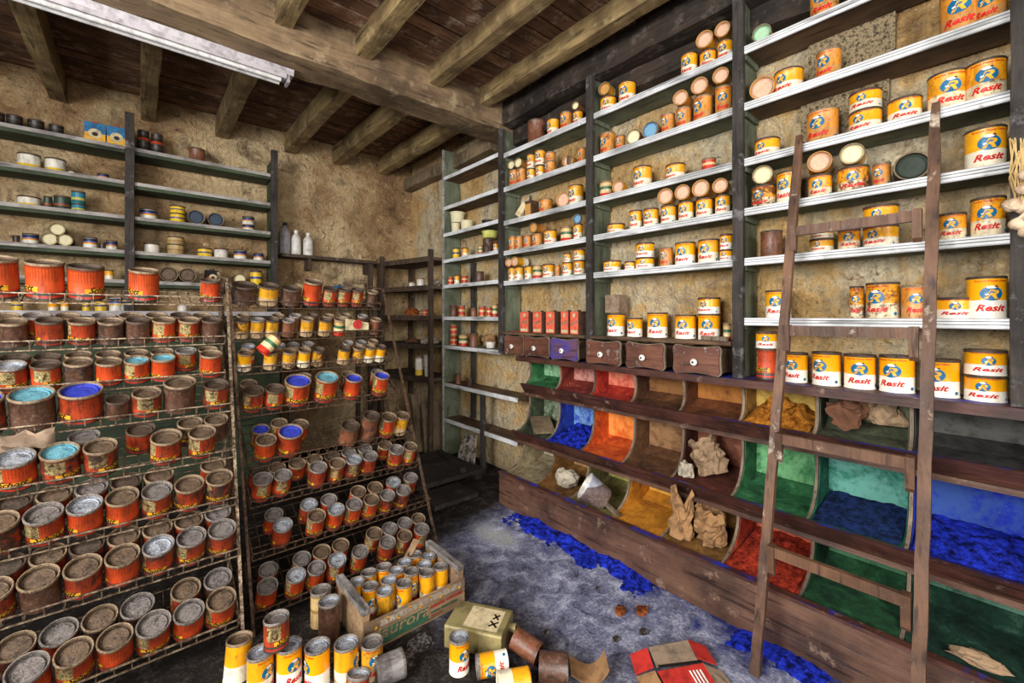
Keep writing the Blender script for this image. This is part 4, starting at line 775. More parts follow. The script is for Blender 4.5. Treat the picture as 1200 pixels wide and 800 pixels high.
# ================================================================ WIRE RACKS WITH TINS
TA = [17, 20, 21, 23, 25, 26, 27, 28]; TB = [24, 22, 25, 26, 27, 27, 27, 25]
def tilt(tiers, i): a = math.radians((TA if tiers is AT else TB)[i]); return math.sin(a), math.cos(a)
def rack(name, label, tiers, x0f, x1f, mat, posts):
    R_ = thing(name, label, 'display rack', ((x0f(0)+x1f(0))/2, tiers[0][0], 0))
    for i, (Y, z) in enumerate(tiers):
        x0, x1 = x0f(i), x1f(i); mb = MB(); wr = .0026; D = .27; st_, ct = tilt(tiers, i)
        up = Vector((0, -st_, ct)); bk = Vector((0, ct, st_)); o_ = Vector((0, Y, z))-up*.044
        P = lambda x, a, b: Vector((x, 0, 0))+o_+bk*a+up*b
        for b in (0, .044): mb.bar(P(x0, 0, b), P(x1, 0, b), wr*2)
        k = int((x1-x0)/.046)
        for j in range(k+1):
            x = x0+(x1-x0)*j/k; mb.bar(P(x, 0, 0), P(x, 0, .044), wr*1.6); mb.bar(P(x, 0, 0), P(x, D, 0), wr*1.3)
        for a in (.07, .13, .19, D): mb.bar(P(x0, a, -.004), P(x1, a, -.004), wr*1.6)
        for x in (x0, x1):
            mb.bar(P(x, 0, .044), P(x, D, .044), wr*2); mb.bar(P(x, 0, 0), P(x, D, 0), wr*2)
            for a in (.08, .16, D): mb.bar(P(x, a, 0), P(x, a, .044), wr*1.6)
        mb.build('wire_basket', mat, R_)
    Yt, zt = tiers[0]; Yb = tiers[-1][0]
    for x0, x1, sx_ in ((x0f(0), x0f(7), -.011), (x1f(0), x1f(7), .011)):
        mb = MB(); mb.bar((x0+sx_, Yt+.30, zt+.16), (x1+sx_, Yb+.31, 0), .014); mb.build('post', mat, R_)
        mb = MB(); mb.bar((x0+sx_, Yt-.014, zt+.1), (x1+sx_, Yb-.03, 0), .012); mb.build('post', mat, R_)
        mb = MB(); mb.bar((x0+sx_, Yt-.014, zt+.1), (x0+sx_, Yt+.30, zt+.14), .009); mb.build('cross_wire', mat, R_)
    return R_
AT = [(2.80, 1.50), (2.70, 1.2945), (2.58, 1.117), (2.46, .979), (2.34, .786), (2.23, .603), (2.13, .419), (2.03, .18)]
AE = [262, 264, 264, 272, 275, 277, 281, 281]
ax1 = lambda i: onY(AE[i], 400, AT[i][0]).x
BT = [(2.85, 1.485), (2.75, 1.302), (2.65, 1.128), (2.55, .92), (2.46, .677), (2.37, .513), (2.28, .302), (2.19, .085)]
BL, BR = [270.6, 270, 271, 283, 292, 294, 296, 299], [446, 450, 455, 470, 485, 490, 504, 510]
bx0 = lambda i: onY(BL[i], 400, BT[i][0]).x
bx1 = lambda i: onY(BR[i], 400, BT[i][0]).x
RA, RBk = 'crowded wire rack', 'crate-side wire rack'
rack('wire_display_rack', 'stepped wire display rack crowded with large orange tins', AT, lambda i: -.95, ax1, 'wire', 0)
rack('wire_display_rack', 'sagging stepped wire rack behind the wooden crate', BT, bx0, bx1, 'wire_rust', 0)
ORD = ['top', 'second', 'third', 'fourth', 'fifth', 'sixth', 'seventh', 'lowest']
MATW = {'tin_big': 'big orange tin', 'tin_orange': 'weathered orange tin', 'tin_orange_fresh': 'orange-red tin', 'tin_dark': 'dark rusted tin', 'tin_slim': 'slim yellow tin', 'tin_rust': 'rust brown tin', 'tin_yellow': 'yellow and white tin', 'tin_green': 'green and red tin'}
LIDW = {'lid_blue': 'blue-lidded ', 'lid_cyan': 'pale-blue-lidded ', 'lid_silver': 'shiny-lidded ', 'lid_grey': 'grey-lidded ', 'lid_dust': '', 'lid_dark': ''}
FRONT = {}
def rack_row(tiers, i, row, items, rname, r0, h0, mats, lids, xr):
    """items: pixel x of the lid, or (x, d, h, mat, lid)"""
    Y, z = tiers[i]; st_, ct = tilt(tiers, i); up = Vector((0, -st_, ct)); bk = Vector((0, ct, st_)); o_ = Vector((0, Y, z))-up*.044
    rec = []
    for it in items:
        if not isinstance(it, tuple): it = (it, None, None, None, None)
        x, d, h, m, l = (list(it)+[None]*5)[:5]; d = d or r0*2*random.uniform(.97, 1.03); h = h or (h0 if row == 0 else min(h0, .096))*random.uniform(.97, 1.03)
        a = (r0*1.05+.009 if row == 0 else r0*3.15+.012); a = max(a, d/2*1.06+.008)
        lidc = o_+bk*a+up*h; X = onY(x, 370, lidc.y).x
        rec.append([X, d/2, h, m or random.choice(mats), l or random.choice(lids), a])
    for q in rec: q[0] = min(q[0], xr-.008-q[1]*1.05)
    xs = spread([q[0] for q in rec], [q[1] for q in rec]); over = max(x+q[1]*1.04 for x, q in zip(xs, rec))-(xr-.008)
    if over > 0:
        xs = [x-over for x in xs]
    if tiers is BT:
        fz_ = (BT[0][1]+.1-z)/(BT[0][1]+.1); lx0 = max(bx0(i)+.008, bx0(0)+(bx0(7)-bx0(0))*fz_+.004)
        und = lx0-min(x-q[1]*1.04 for x, q in zip(xs, rec))
        if und > 0: xs = [max(x, lx0+q[1]*1.05) for x, q in zip(xs, rec)]; xs = spread(xs, [q[1] for q in rec]); k_ = lx0-min(x-q[1]*1.045 for x, q in zip(xs, rec)); xs = [x+max(0, k_) for x in xs]
    if row == 0: FRONT[(id(tiers), i)] = list(zip(xs, rec))
    else:
        for k, (X, q) in enumerate(zip(xs, rec)):
            for (fx, f) in FRONT.get((id(tiers), i), []):
                dx = abs(fx-X); R = (f[1]+q[1])*1.05+.003
                if dx < R: q[5] = max(q[5], f[5]+math.sqrt(R*R-dx*dx))
            q[5] = min(q[5], .245-q[1]*1.04) if q[5]+q[1]*1.04 > .3 else q[5]
    rk = sorted(xs, reverse=(tiers is AT))
    for X, q in zip(xs, rec):
        p = o_+bk*q[5]+up*.0075; p.x = X
        M_ = Matrix.Translation(p) @ Matrix.Rotation(math.asin(st_), 4, 'X') @ Matrix.Rotation(random.uniform(-.4, 2.6), 4, 'Z')
        lab = '%s%s, %s from %s end, %s row, %s tier, %s' % (LIDW[q[4]], MATW[q[3]], NTH[rk.index(X)], 'crate' if tiers is AT else 'crowded-rack', 'front' if row == 0 else 'rear', ORD[i], rname)
        tin(M_, q[1], q[2], q[3], q[4], lab, 'tins on the %s tier of the %s' % (ORD[i], rname), 'S' if q[3] in ('tin_orange', 'tin_orange_fresh', 'tin_big') else None)
OM = ['tin_orange', 'tin_orange', 'tin_orange', 'tin_orange_fresh', 'tin_dark', 'tin_orange']; LD = ['lid_dust', 'lid_dust', 'lid_dust', 'lid_dark', 'lid_grey']; LG = ['lid_grey', 'lid_grey', 'lid_dust', 'lid_dust', 'lid_silver']
F_, O_, D_ = 'tin_orange_fresh', 'tin_orange', 'tin_dark'
def A(i, row, items, lids=LD, r0=.048, h0=.112, mats=OM): rack_row(AT, i, row, items, RA, r0, h0, mats, lids, ax1(i))
def B(i, row, items, lids=LD, r0=.043, h0=.108, mats=OM): rack_row(BT, i, row, items, RBk, r0, h0, mats, lids, min(bx1(i), bx1(0)+(bx1(7)-bx1(0))*(BT[0][1]+.1-BT[i][1])/(BT[0][1]+.1)+.004))
A(0, 0, [(-5, .128, .165, 'tin_big', 'lid_dust'), (53, .124, .16, 'tin_big', 'lid_dust'), (100, .126, .15, 'tin_big', 'lid_dark'), (169, .118, .148, 'tin_big', 'lid_dust'), (247, .09, .112, F_, 'lid_dark')])
A(1, 0, [-28, 14, 58, 96, 130, 162, 192, 222, 249], LD, .0445, .105); A(1, 1, [-33, 6, 43, 80, 122, 154, 184, 212, 237], LD, .0435, .105)
A(2, 0, [-24, (10, None, None, None, 'lid_silver'), 53, 91, 126, (160, None, None, F_, 'lid_cyan'), (191, None, None, F_, 'lid_cyan'), (249, None, .115, F_, 'lid_dust')], LD, .0445, .105); A(2, 1, [-30, 18, 55, 92, 127, 160, 190, (218, None, .096, F_, 'lid_grey'), 244], LD, .0435, .105)
A(3, 0, [(-22, .12, .13, O_, 'lid_blue'), (36, .126, .132, D_, 'lid_cyan'), (97, .132, .13, O_, 'lid_blue'), (136, .078, .08, D_, 'lid_dark'), (172, .1, .1, O_, 'lid_dust'), (211, .118, .135, D_, 'lid_dust'), (254, .1, .112, O_, 'lid_dark')])
A(4, 0, [(19, .106, .115, F_, 'lid_silver'), (69, .108, .115, O_, 'lid_cyan'), (118, .1, .115, O_, 'lid_dust'), (195, .106, .112, O_, 'lid_dust'), (237, .1, .112, O_, 'lid_dust')]); A(4, 1, [(24, .1, .11, D_, 'lid_dark'), 101, 167, 226, (257, .094, .098, D_, 'lid_dust')])
A(5, 0, [10, 56, 111, 154, 190, 226, 260], LG, .05, .112); A(5, 1, [-30, 17, 62, 106, 147, 186, 250], LD, .048, .105)
A(6, 0, [8, 50, 99, 143, 185, 229, 265], LG, .049, .112); A(6, 1, [-34, 11, 56, 101, 142, 182, 219, 254], LD, .047, .105)
A(7, 0, [-8, 38, 90, 137, 181, 220, 258], LG, .049, .112, [O_, F_, O_]); A(7, 1, [-30, 17, 65, 117, 160, 218, 256], LG, .049, .106)
S_ = 'tin_slim'
B(0, 0, [(284, .124, .105, D_, 'lid_dark'), (315, .108, .11, S_, 'lid_dark'), (342, .11, .1, D_, 'lid_dark'), (367, .108, .15, F_, 'lid_dust'), (387, .084, .11, F_, 'lid_dark'), (403.5, .084, .11, F_, 'lid_dark'), (419, .08, .11, F_, 'lid_dark'), (437, .074, .1, D_, 'lid_dust')])
SM = [S_, S_, S_, 'tin_green', 'tin_rust']
B(1, 0, [281, 301, 319, 338, 360, 381, 398, 440], LD, .035, .098, SM); B(1, 1, [286, 326, 346, 366, 385, 405, 425], LD, .034, .098, ['tin_rust', S_, D_])
B(2, 0, [282, 318.5, 340, 357.5, 374, 404.5, 421, 434.5, 448], LD, .034, .098, [S_, S_, 'tin_yellow', 'tin_green']); B(2, 1, [291, 327, 344, 361, 408, 423, 437], LG, .033, .098, SM)
B(3, 0, [(286, .096, .11, O_, 'lid_dark'), (311, .09, .112, F_, 'lid_dark'), (338, .13, .135, F_, 'lid_blue'), (377, .122, .145, F_, 'lid_cyan'), (408.5, .094, .13, F_, 'lid_blue'), (442, .09, .13, F_, 'lid_blue')]); B(3, 1, [277, 358, 409, 443], LD, .04, .1)
B(4, 0, [(312, .094, .112, F_, 'lid_dust'), (341, .116, .13, O_, 'lid_blue'), (411, .1, .108, 'tin_rust', 'lid_dark'), (435.5, .094, .16, 'tin_rust', 'lid_dark'), (456, .092, .13, F_, 'lid_dust'), (475, .082, .125, S_, 'lid_dust')]); B(4, 1, [(306, .08, .105, O_, 'lid_blue'), (328, .08, .115, F_, 'lid_dust'), 352])
B(5, 0, [306, 330.5, 373.5, 396, 415, 433.5, 467, 482], LG, .042, .112, [O_, F_, O_]); B(5, 1, [301, 324, 348, 368, 389, 408.5, 427.5, 451], LD, .041, .082)
B(6, 0, [331.5, 371, 394, 415, 435, 454, 472.5], LG+['lid_silver'], .0415, .112, [O_, F_, F_]); B(6, 1, [321, 362, 385.5, 419.5, 439.5, 461, 484], LG+['lid_silver'], .0415, .112, [O_, F_, F_])
B(7, 0, [312, 347, 371, 395, 422, 454, 474, 494], LG, .042, .112, [O_, F_]); B(7, 1, [318, 357, 380, 402, 441, 459, 479, 497], LG, .042, .112, [O_, F_])
# ---- tins standing on the floor behind the crate and in front of the racks
def floor_tin(x, y, zl, d, mat, lid, lab, prn=None, z0=.002, tx=0, ty=0, grp=True, h=None):
    p = onZ(x, y, zl); h = h or zl-z0-.004; M_ = TR((p.x, p.y, z0)) @ Euler((tx, ty, random.uniform(-.5, 2.5))).to_matrix().to_4x4()
    return tin(M_, d/2, h, mat, lid, lab, lab if grp else None, prn)
for k_, (x, y, m) in enumerate(((305, 763, 'tin_yellow'), (339, 754, 'tin_clean'), (372, 755, 'tin_clean'), (406, 752, 'tin_yellow'))):
    floor_tin(x, y, .15, .088, m, 'lid_silver', 'yellow and white tin, %s from the crate in the row before the racks' % NTH[3-k_], 'R')
floor_tin(277, 749, .15, .088, 'tin_yellow', 'lid_dust', 'yellow tin with brown lid leaning at the end of the row', None, .004, .06, .06, False)
floor_tin(436, 751, .13, .082, 'tin_slim', 'lid_grey', 'short yellow tin touching the front corner of the crate', 'R', .002, 0, 0, False)
floor_tin(324, 722, .262, .086, O_, 'lid_grey', 'orange tin balanced on top of the yellow tins', 'S', .153, 0, 0, False)
floor_tin(416, 793, .085, .082, F_, 'lid_silver', 'orange tin with shiny lid half sunk in rubbish beside fallen tin', None, .002, .25, .1, False, .08)
p = onZ(376, 689, .16); tin(TR((p.x, p.y, .003), 0, 0), .043, .15, 'tin_tan', 'lid_grey', 'scratched tan tin beside the left crate board')
floor_tin(386, 703, .16, .088, 'tin_dark', 'lid_silver', 'burnt dark tin with shiny lid beside the end of the crate', None, .003, 0, 0, False)
def lying(x, y, r, L_, az, mat, lid, lab, prn=None, roll=0):
    p = onZ(x, y, r); d = Vector((math.cos(az), math.sin(az), 0)); M_ = Matrix.Translation(Vector((p.x, p.y, r*1.04))-d*L_/2) @ Matrix.Rotation(az, 4, 'Z') @ Matrix.Rotation(math.pi/2, 4, 'Y') @ Matrix.Rotation(roll, 4, 'Z')
    return tin(M_, r, L_, mat, lid, lab, None, prn)
lying(456, 783, .05, .1, math.radians(-10), 'tin_grey', 'lid_grey', 'grey dust-caked tin lying on its side by the crate')
# ================================================================ CRATE
CX0, CX1, CY0, CY1 = .70, 1.2, 1.74, 2.08
CRT = thing('wooden_crate', 'open wooden drinks crate with printed front board', 'crate', ((CX0+CX1)/2, (CY0+CY1)/2, 0))
for xa, xb in ((CX0, CX0+.028), (CX1-.028, CX1)):
    mb = MB(); mb.box((xa, CY0+.012, .0), (xb, CY1-.012, .155)); e_ = mb.build('end_board', 'crate_wood', CRT)
    mb = MB(); mb.box((xa-.002, CY0+.012, .155), (xb+.002, CY1-.012, .182)); mb.build('end_cap', 'crate_top', e_)
fbz = ((.0, .055), (.057, .122))
fbs = []
for (za, zb) in fbz:
    for ya, yb in ((CY0, CY0+.012), (CY1-.012, CY1)):
        mb = MB(); mb.box((CX0, ya, za), (CX1, yb, zb)); o = mb.build('side_slat', 'crate_wood', CRT)
        if ya == CY0: fbs.append(o)
for k in range(4):
    mb = MB(); y_ = CY0+.016+k*.078; mb.box((CX0+.03, y_, .004), (CX1-.03, y_+.07, .014)); mb.build('bottom_slat', 'crate_wood', CRT)
pl = lambda y_: (lambda a, b: (a, y_, b))
mb = MB(); Pf = pl(CY0-.0012)
mb.cur = 0; mb.add([Pf(CX0+.06, .012), Pf(CX0+.30, .012), Pf(CX0+.30, .072), Pf(CX0+.06, .072)], [(0, 1, 2, 3)])
mb.cur = 1; mb.add([Pf(CX0+.07, .088), Pf(CX1-.02, .088), Pf(CX1-.02, .116), Pf(CX0+.07, .116)], [(0, 1, 2, 3)])
Pg = pl(CY0-.0022)
put_text(mb, 'laurora', .25, .05, lambda a, b: Pg(CX0+.18+a, .034+b), .15, .01, 2)
put_text(mb, 'TROTTER', .19, .02, lambda a, b: Pg(CX0+.18+a, .092+b), 0, .02, 3)
put_text(mb, 'WINDNI', .14, .024, lambda a, b: Pg(CX0+.375+a, .091+b), 0, .0, 3)
for q, (a0, a1, b0, b1, mi_) in enumerate(((.31, .385, .058, .07, 4), (.395, .435, .06, .07, 4), (.44, .485, .058, .072, 4), (.312, .36, .034, .042, 5), (.366, .41, .034, .042, 5), (.415, .455, .035, .042, 5), (.31, .37, .02, .026, 4))):
    mb.cur = mi_; mb.add([Pg(CX0+a0, b0), Pg(CX0+a1, b0), Pg(CX0+a1, b1), Pg(CX0+a0, b1)], [(0, 1, 2, 3)])
for q in range(9): oval(mb, .014, .014, Pg, 6, 1, 8, CX0+.05+q*.052, .092+.02*(q % 2))
mb.build('crate_lettering', ['crate_green', 'crate_print', 'crate_wood', 'grey_paper', 'crate_redprint', 'crate_green', 'print_gold'], fbs[1])
cc = [(416, 664), (423, 674), (433, 685), (451, 691), (473, 682), (457, 675), (478, 668), (453, 663), (444, 654), (474, 657), (500, 669), (499, 657), (490, 646), (511, 645), (520, 661)]
pts = [onZ(x, y, .165) for x, y in cc]; rr = .036
for _ in range(120):
    for i in range(len(pts)):
        for j in range(i):
            d = pts[i]-pts[j]; d.z = 0; L_ = d.length
            if L_ < rr*2.09: d = d.normalized()*(rr*2.09-L_)/2; pts[i] += d; pts[j] -= d
        pts[i].x = min(max(pts[i].x, CX0+.034+rr*1.06), CX1-.034-rr*1.06); pts[i].y = min(max(pts[i].y, CY0+.016+rr*1.06), CY1-.016-rr*1.06)
for i, p in enumerate(pts):
    lab = 'slim yellow paint tin with dusty grey lid inside the crate'
    if i == 14: lab = 'slim yellow tin with rusted lid in the crate corner'
    tin(TR((p.x, p.y, .016), random.uniform(-.02, .02), random.uniform(-.02, .02), random.uniform(-.6, 2.2)), rr, .145, 'tin_yellow' if i % 3 else 'tin_slim', 'lid_silver' if i % 2 else 'lid_grey', lab, lab if i < 14 else None, 'R')
# plank leaning between tins behind the crate
a, b = onZ(476, 655, .13), onZ(488, 632, .2)
mb = MB(); mb.bar(a, b, .05, .012, (1, 0, 1)); tag(mb.build('wood_offcut', 'crate_wood', None, None, (a.x, a.y, 0)), 'short pale board stuck up between tins behind the crate', 'wood')
band('enamel_pot', [(0, H(110, 90, 84)), (.55, H(120, 104, 104)), (.75, H(186, 192, 210))], .5, H(40, 60, 170), None, False, .35, H(220, 216, 210))
# ================================================================ LADDER
LAD = thing('wooden_ladder', 'brown wooden ladder leaning against the paint tin shelves', 'ladder', (1.82, .42, 0))
lx = lambda z: 1.82+(2.268-1.82)*z/2.2
rails = []
for (yb, yt, zt, nm) in ((.651, .626, 2.22, 'l'), (.19, .183, 2.20, 'r')):
    mb = MB(); seg = 22; vs = []; fs = []
    for i in range(seg+1):
        z = zt*i/seg; x = lx(z); y = yb+(yt-yb)*i/seg; hw = .017*(1-.35*max(0, (i-seg+2)/2)); hd = .013
        wv = .0015*math.sin(i*2.1+yb*9)
        for a, b in ((-hd, -hw), (hd, -hw), (hd, hw), (-hd, hw)): vs.append((x+a+wv, y+b+wv, z))
    for i in range(seg):
        for k in range(4): fs.append((i*4+k, i*4+(k+1) % 4, (i+1)*4+(k+1) % 4, (i+1)*4+k))
    fs += [(0, 1, 2, 3), tuple(seg*4+k for k in range(4))]
    mb.add(vs, fs); rails.append(mb.build('side_rail', 'ladder_wood', LAD))
for z in (.48, .91, 1.35, 1.78):
    mb = MB(); x = lx(z)-.012; mb.box((x-.018, .215, z-.032), (x+.004, .63, z+.008)); mb.build('rung', 'ladder_wood', LAD)
    for y0, y1 in ((.210, .235), (.606, .63)):
        mb = MB(); mb.prism([(x-.03, z+.012), (x+.012, z+.012), (x+.012-.02, z-.11), (x-.022, z-.095)], 'y', y0, y1); mb.build('rung_block', 'ladder_wood', LAD)
# ================================================================ THINGS IN THE BINS
def crumple(name, c, sx, sy, sz, seed, mat, label, cat='paper bag', sub=3, fold=.32, clampz=None, group=None):
    bm = bmesh.new(); bmesh.ops.create_icosphere(bm, subdivisions=sub, radius=1); rg = random.Random(int(seed*10))
    for v in bm.verts:
        p = v.co.copy(); d = mnoise.noise(p*1.3+Vector((seed, seed*2, 0)))*.35; q = p+mnoise.noise_vector(p*2+Vector((seed, 3, 1)))*.35
        r_ = abs(mnoise.noise(q*2.2+Vector((0, seed, seed))))-.2; r2 = mnoise.voronoi(q*2.4+Vector((seed, 0, 1)))[0]; r3 = abs(mnoise.noise(q*7+Vector((seed, 5, 1))))
        v.co = (p+Vector((rg.uniform(-1, 1), rg.uniform(-1, 1), rg.uniform(-1, 1)))*.05)*(1.06+d-r_*fold*1.5-(.45-min(.45, r2[1]-r2[0]))*fold*.9+rg.uniform(-.5, .5)*fold*.3); v.co = Vector((v.co.x*sx, v.co.y*sy, v.co.z*sz))
        if v.co.z < -sz*.55: v.co.z = -sz*.55
    me = bpy.data.meshes.new(name); bm.to_mesh(me); bm.free(); me.materials.append(MATS[mat])
    o = inst(name, me, None, (c[0], c[1], c[2]+sz*.55)); return tag(o, label, cat, group)
def kraft(c, r, h, seed, mat, label, lean=(0, 0), cat='paper bag'):
    """open crumpled paper bag: a folded tube with a torn rim and a flat bottom"""
    rg = random.Random(seed); na, nh = 22, 12; vs = []; fs = []; Mx = Euler((lean[0], lean[1], rg.uniform(0, 6))).to_matrix()
    for j in range(nh+1):
        t = j/nh
        for i in range(na):
            a = 2*math.pi*i/na; p = Vector((math.cos(a), math.sin(a), t*1.8)); s_ = Vector((seed*1.7, seed, 3))
            k = .82+.28*mnoise.noise(p*1.2+s_)-.34*abs(mnoise.noise(p*2.4+s_))+.12*rg.uniform(-1, 1)*(.4+t)
            d = mnoise.noise_vector(p*1.6+s_)*.28
            zz = t*(1+.35*mnoise.noise(Vector((math.cos(a)*1.5, math.sin(a)*1.5, seed))))+d.z*.25*t
            vs.append(Mx @ Vector(((math.cos(a)*k+d.x)*r, (math.sin(a)*k+d.y)*r, max(0, zz)*h)))
    for j in range(nh):
        for i in range(na): fs.append((j*na+i, j*na+(i+1) % na, (j+1)*na+(i+1) % na, (j+1)*na+i))
    fs.append(tuple(range(na))[::-1]); zm = min(v.z for v in vs); vs = [v-Vector((0, 0, zm)) for v in vs]
    fs = [q for f_ in fs for q in ([(f_[0], f_[1], f_[2]), (f_[0], f_[2], f_[3])] if len(f_) == 4 else [f_])]
    mb = MB(); mb.add(vs, fs); o = inst('paper_bag', mb.mesh('paper_bag', mat), None, c); o.modifiers.new('thickness', 'SOLIDIFY').thickness = .0015
    return tag(o, label, cat)
def cell(ti, ci): t = T[ti]; return (YC[ci]+YC[ci+1])/2, t['zb']
def heap(ti, ci, mat, hgt, label, seed, w_=.28):
    """loose powder lying in a bin, highest at the back"""
    yc, zb = cell(ti, ci); t = T[ti]; mb = MB(); nx, ny = 18, 26; vs = []; fs = []
    for i in range(nx+1):
        for j in range(ny+1):
            x = t['xl']+.032+(2.475-t['xl']-.032)*i/nx; y = yc-w_/2+w_*j/ny; e = min(1, 4*min(j, ny-j)/ny, 3*min(i+.2, nx-i+3)/nx)
            fl = zb+.006+.055*max(0, (x-t['xl'])/(2.49-t['xl']))
            vs.append((x, y, fl+max(0, e)*hgt*(.5+.5*i/nx)*(1+.9*mnoise.fractal(Vector((x*22+seed, y*22, 0)), .7, 2.2, 4))))
    for i in range(nx):
        for j in range(ny): a = i*(ny+1)+j; fs.append((a, a+1, a+ny+2, a+ny+1))
    mb.add(vs, fs); o = mb.build('pigment_heap', mat, None, .9, (2.35, yc, zb)); return tag(o, label, 'pigment', None, 'stuff')
heap(0, 5, 'powder_ochre', .055, 'lumpy ochre pigment heaped in the upper tier bin', 1)
heap(1, 1, 'powder_blue', .05, 'bright blue pigment heaped in the middle tier bin', 2)
heap(1, 6, 'powder_darkblue', .014, 'dark blue pigment lumps in the teal middle tier bin', 4)
heap(1, 7, 'powder_blue', .02, 'deep blue pigment bank in the middle bin past the ladder', 5)
heap(2, 5, 'powder_red', .02, 'red pigment lumps in the lowest tier brick-red bin', 6)
y_, z_ = cell(0, 6)
kraft((2.31, y_+.06, z_+.035), .074, .2, 3, 'dark_paper', 'crumpled dark brown paper bag in the upper bin behind the ladder', (1.25, .1))
crumple('paper_bag', (2.43, y_-.06, z_+.07), .035, .07, .07, 8.1, 'tan_paper', 'crumpled pale paper behind the dark brown bag')
y_, z_ = cell(1, 4)
kraft((2.29, y_-.03, z_+.035), .088, .18, 5, 'tan_paper', 'crumpled brown paper bag in the middle tier bin', (.3, -.2))
crumple('paper_bag', (2.23, y_+.09, z_+.022), .035, .04, .055, 6.4, 'grey_paper', 'small crumpled grey paper beside the brown bag')
y_, z_ = cell(2, 4)
kraft((2.16, y_+.075, z_+.02), .072, .22, 9, 'brown_paper', 'tall crumpled kraft bag standing in the lowest tier bin')
kraft((2.19, y_-.055, z_+.025), .088, .17, 12, 'brown_paper', 'open kraft bag slumped beside the tall crumpled one')
crumple('loaf_sack', (2.38, y_-.03, z_+.06), .055, .09, .11, 15.5, 'lining_amber', 'rounded ochre sack at the back of the kraft bag bin', 'sack', 3, .1)
y_, z_ = cell(2, 1); crumple('paper_bag', (2.19, y_-.04, z_+.025), .07, .08, .07, 18.1, 'grey_paper', 'crumpled printed paper bag next to the enamel scoop')
y_, z_ = cell(2, 7); crumple('paper_bag', (2.12, y_-.03, z_+.01), .03, .07, .025, 21.7, 'tan_paper', 'flattened paper scraps in the lowest bin past the ladder')
y_, z_ = cell(1, 0); mb = MB(); mb.bar((2.24, y_-.1, z_+.03), (2.36, y_+.08, z_+.1), .16, .012); tag(mb.build('wood_offcut', 'old_board', None, None, (2.3, y_, z_)), 'loose board lying in the moss green middle bin', 'wood')
# enamel scoop lying in the lowest tier
y_, z_ = cell(2, 2); SC = thing('enamel_scoop', 'blue-speckled enamel pot with handle tipped in the lowest bin', 'pot', (2.12, y_+.06, z_+.03))
p0 = onX(698, 578, 2.12); ax = Vector((-.5, .6, .5)).normalized()
M_ = Matrix.Translation(p0) @ ax.to_track_quat('Z', 'Y').to_matrix().to_4x4() @ Matrix.Scale(1.15, 4) @ Matrix.Translation((0, 0, -.06))
mb = MB(); mb.lathe([(1e-4, -.002), (.056, -.002), (.062, .006), (.075, .12), (.079, .124), (.079, .128), (.074, .128)], 24, M_, False); mb.build('pot_body', 'enamel_pot', SC, .7)
mb = MB(); mb.lathe([(.074, .128), (.07, .12), (.057, .01), (1e-4, .008)], 24, M_, False); mb.build('pot_inside', 'bone_white', SC, .7)
mb = MB(); q = p0-ax*.03+Vector((-.02, -.06, -.02)); mb.bar(q, q+Vector((-.02, -.11, -.03)), .022, .016); mb.build('handle', 'divider_wood', SC)
# blue spill along the foot of the bins
def spill(x0, x1, ya, yb, hgt, mat, label, seed, nx=30, ny=90):
    mb = MB(); vs = []; fs = []
    for i in range(nx+1):
        for j in range(ny+1):
            x = x0+(x1-x0)*i/nx; y = ya+(yb-ya)*j/ny; s_ = i/nx; e = min(1, 5*min(j, ny-j)/ny)
            k = mnoise.fractal(Vector((x*9+seed, y*6, 0)), .8, 2.1, 4); f_ = mnoise.noise(Vector((x*60, y*60, seed)))
            vs.append((x, y, max(-.004, hgt*e*(s_*1.15-.35+.7*k)+.004*f_)))
    for i in range(nx):
        for j in range(ny): a = i*(ny+1)+j; fs.append((a, a+1, a+ny+2, a+ny+1))
    mb.add(vs, fs); return tag(mb.build('pigment_spill', mat, None, .9, ((x0+x1)/2, (ya+yb)/2, 0)), label, 'pigment', None, 'stuff')
spill(1.86, 2.03, 1.2, 2.3, .035, 'powder_blue', 'blue pigment spilled along the foot of the bins', 1)
spill(1.88, 2.03, .45, .8, .025, 'powder_blue', 'small blue pigment spill by the ladder foot', 5, 24, 44)
# rubble under the racks
mb = MB(); nx, ny = 70, 60; vs = []; fs = []
for i in range(nx+1):
    for j in range(ny+1):
        x = .15+1.25*i/nx; y = 1.2+.95*j/ny; e = min(1, 4*min(i, nx-i)/nx, 4*min(j, ny-j)/ny)
        if CX0-.02 < x < CX1+.02 and CY0-.02 < y < CY1+.02: e = 0
        vs.append((x, y, -.006+e*(.012*max(0, mnoise.fractal(Vector((x*6, y*6, 4)), .8, 2.1, 5))+.010*abs(mnoise.noise(Vector((x*40, y*40, 0)))))))
for i in range(nx):
    for j in range(ny): a = i*(ny+1)+j; fs.append((a, a+1, a+ny+2, a+ny+1))
mb.add(vs, fs); tag(mb.build('floor_rubble', 'dirt', None, .9, (.8, 1.7, 0)), 'dark crumbled dirt and grit around the crate', 'dirt', None, 'stuff')
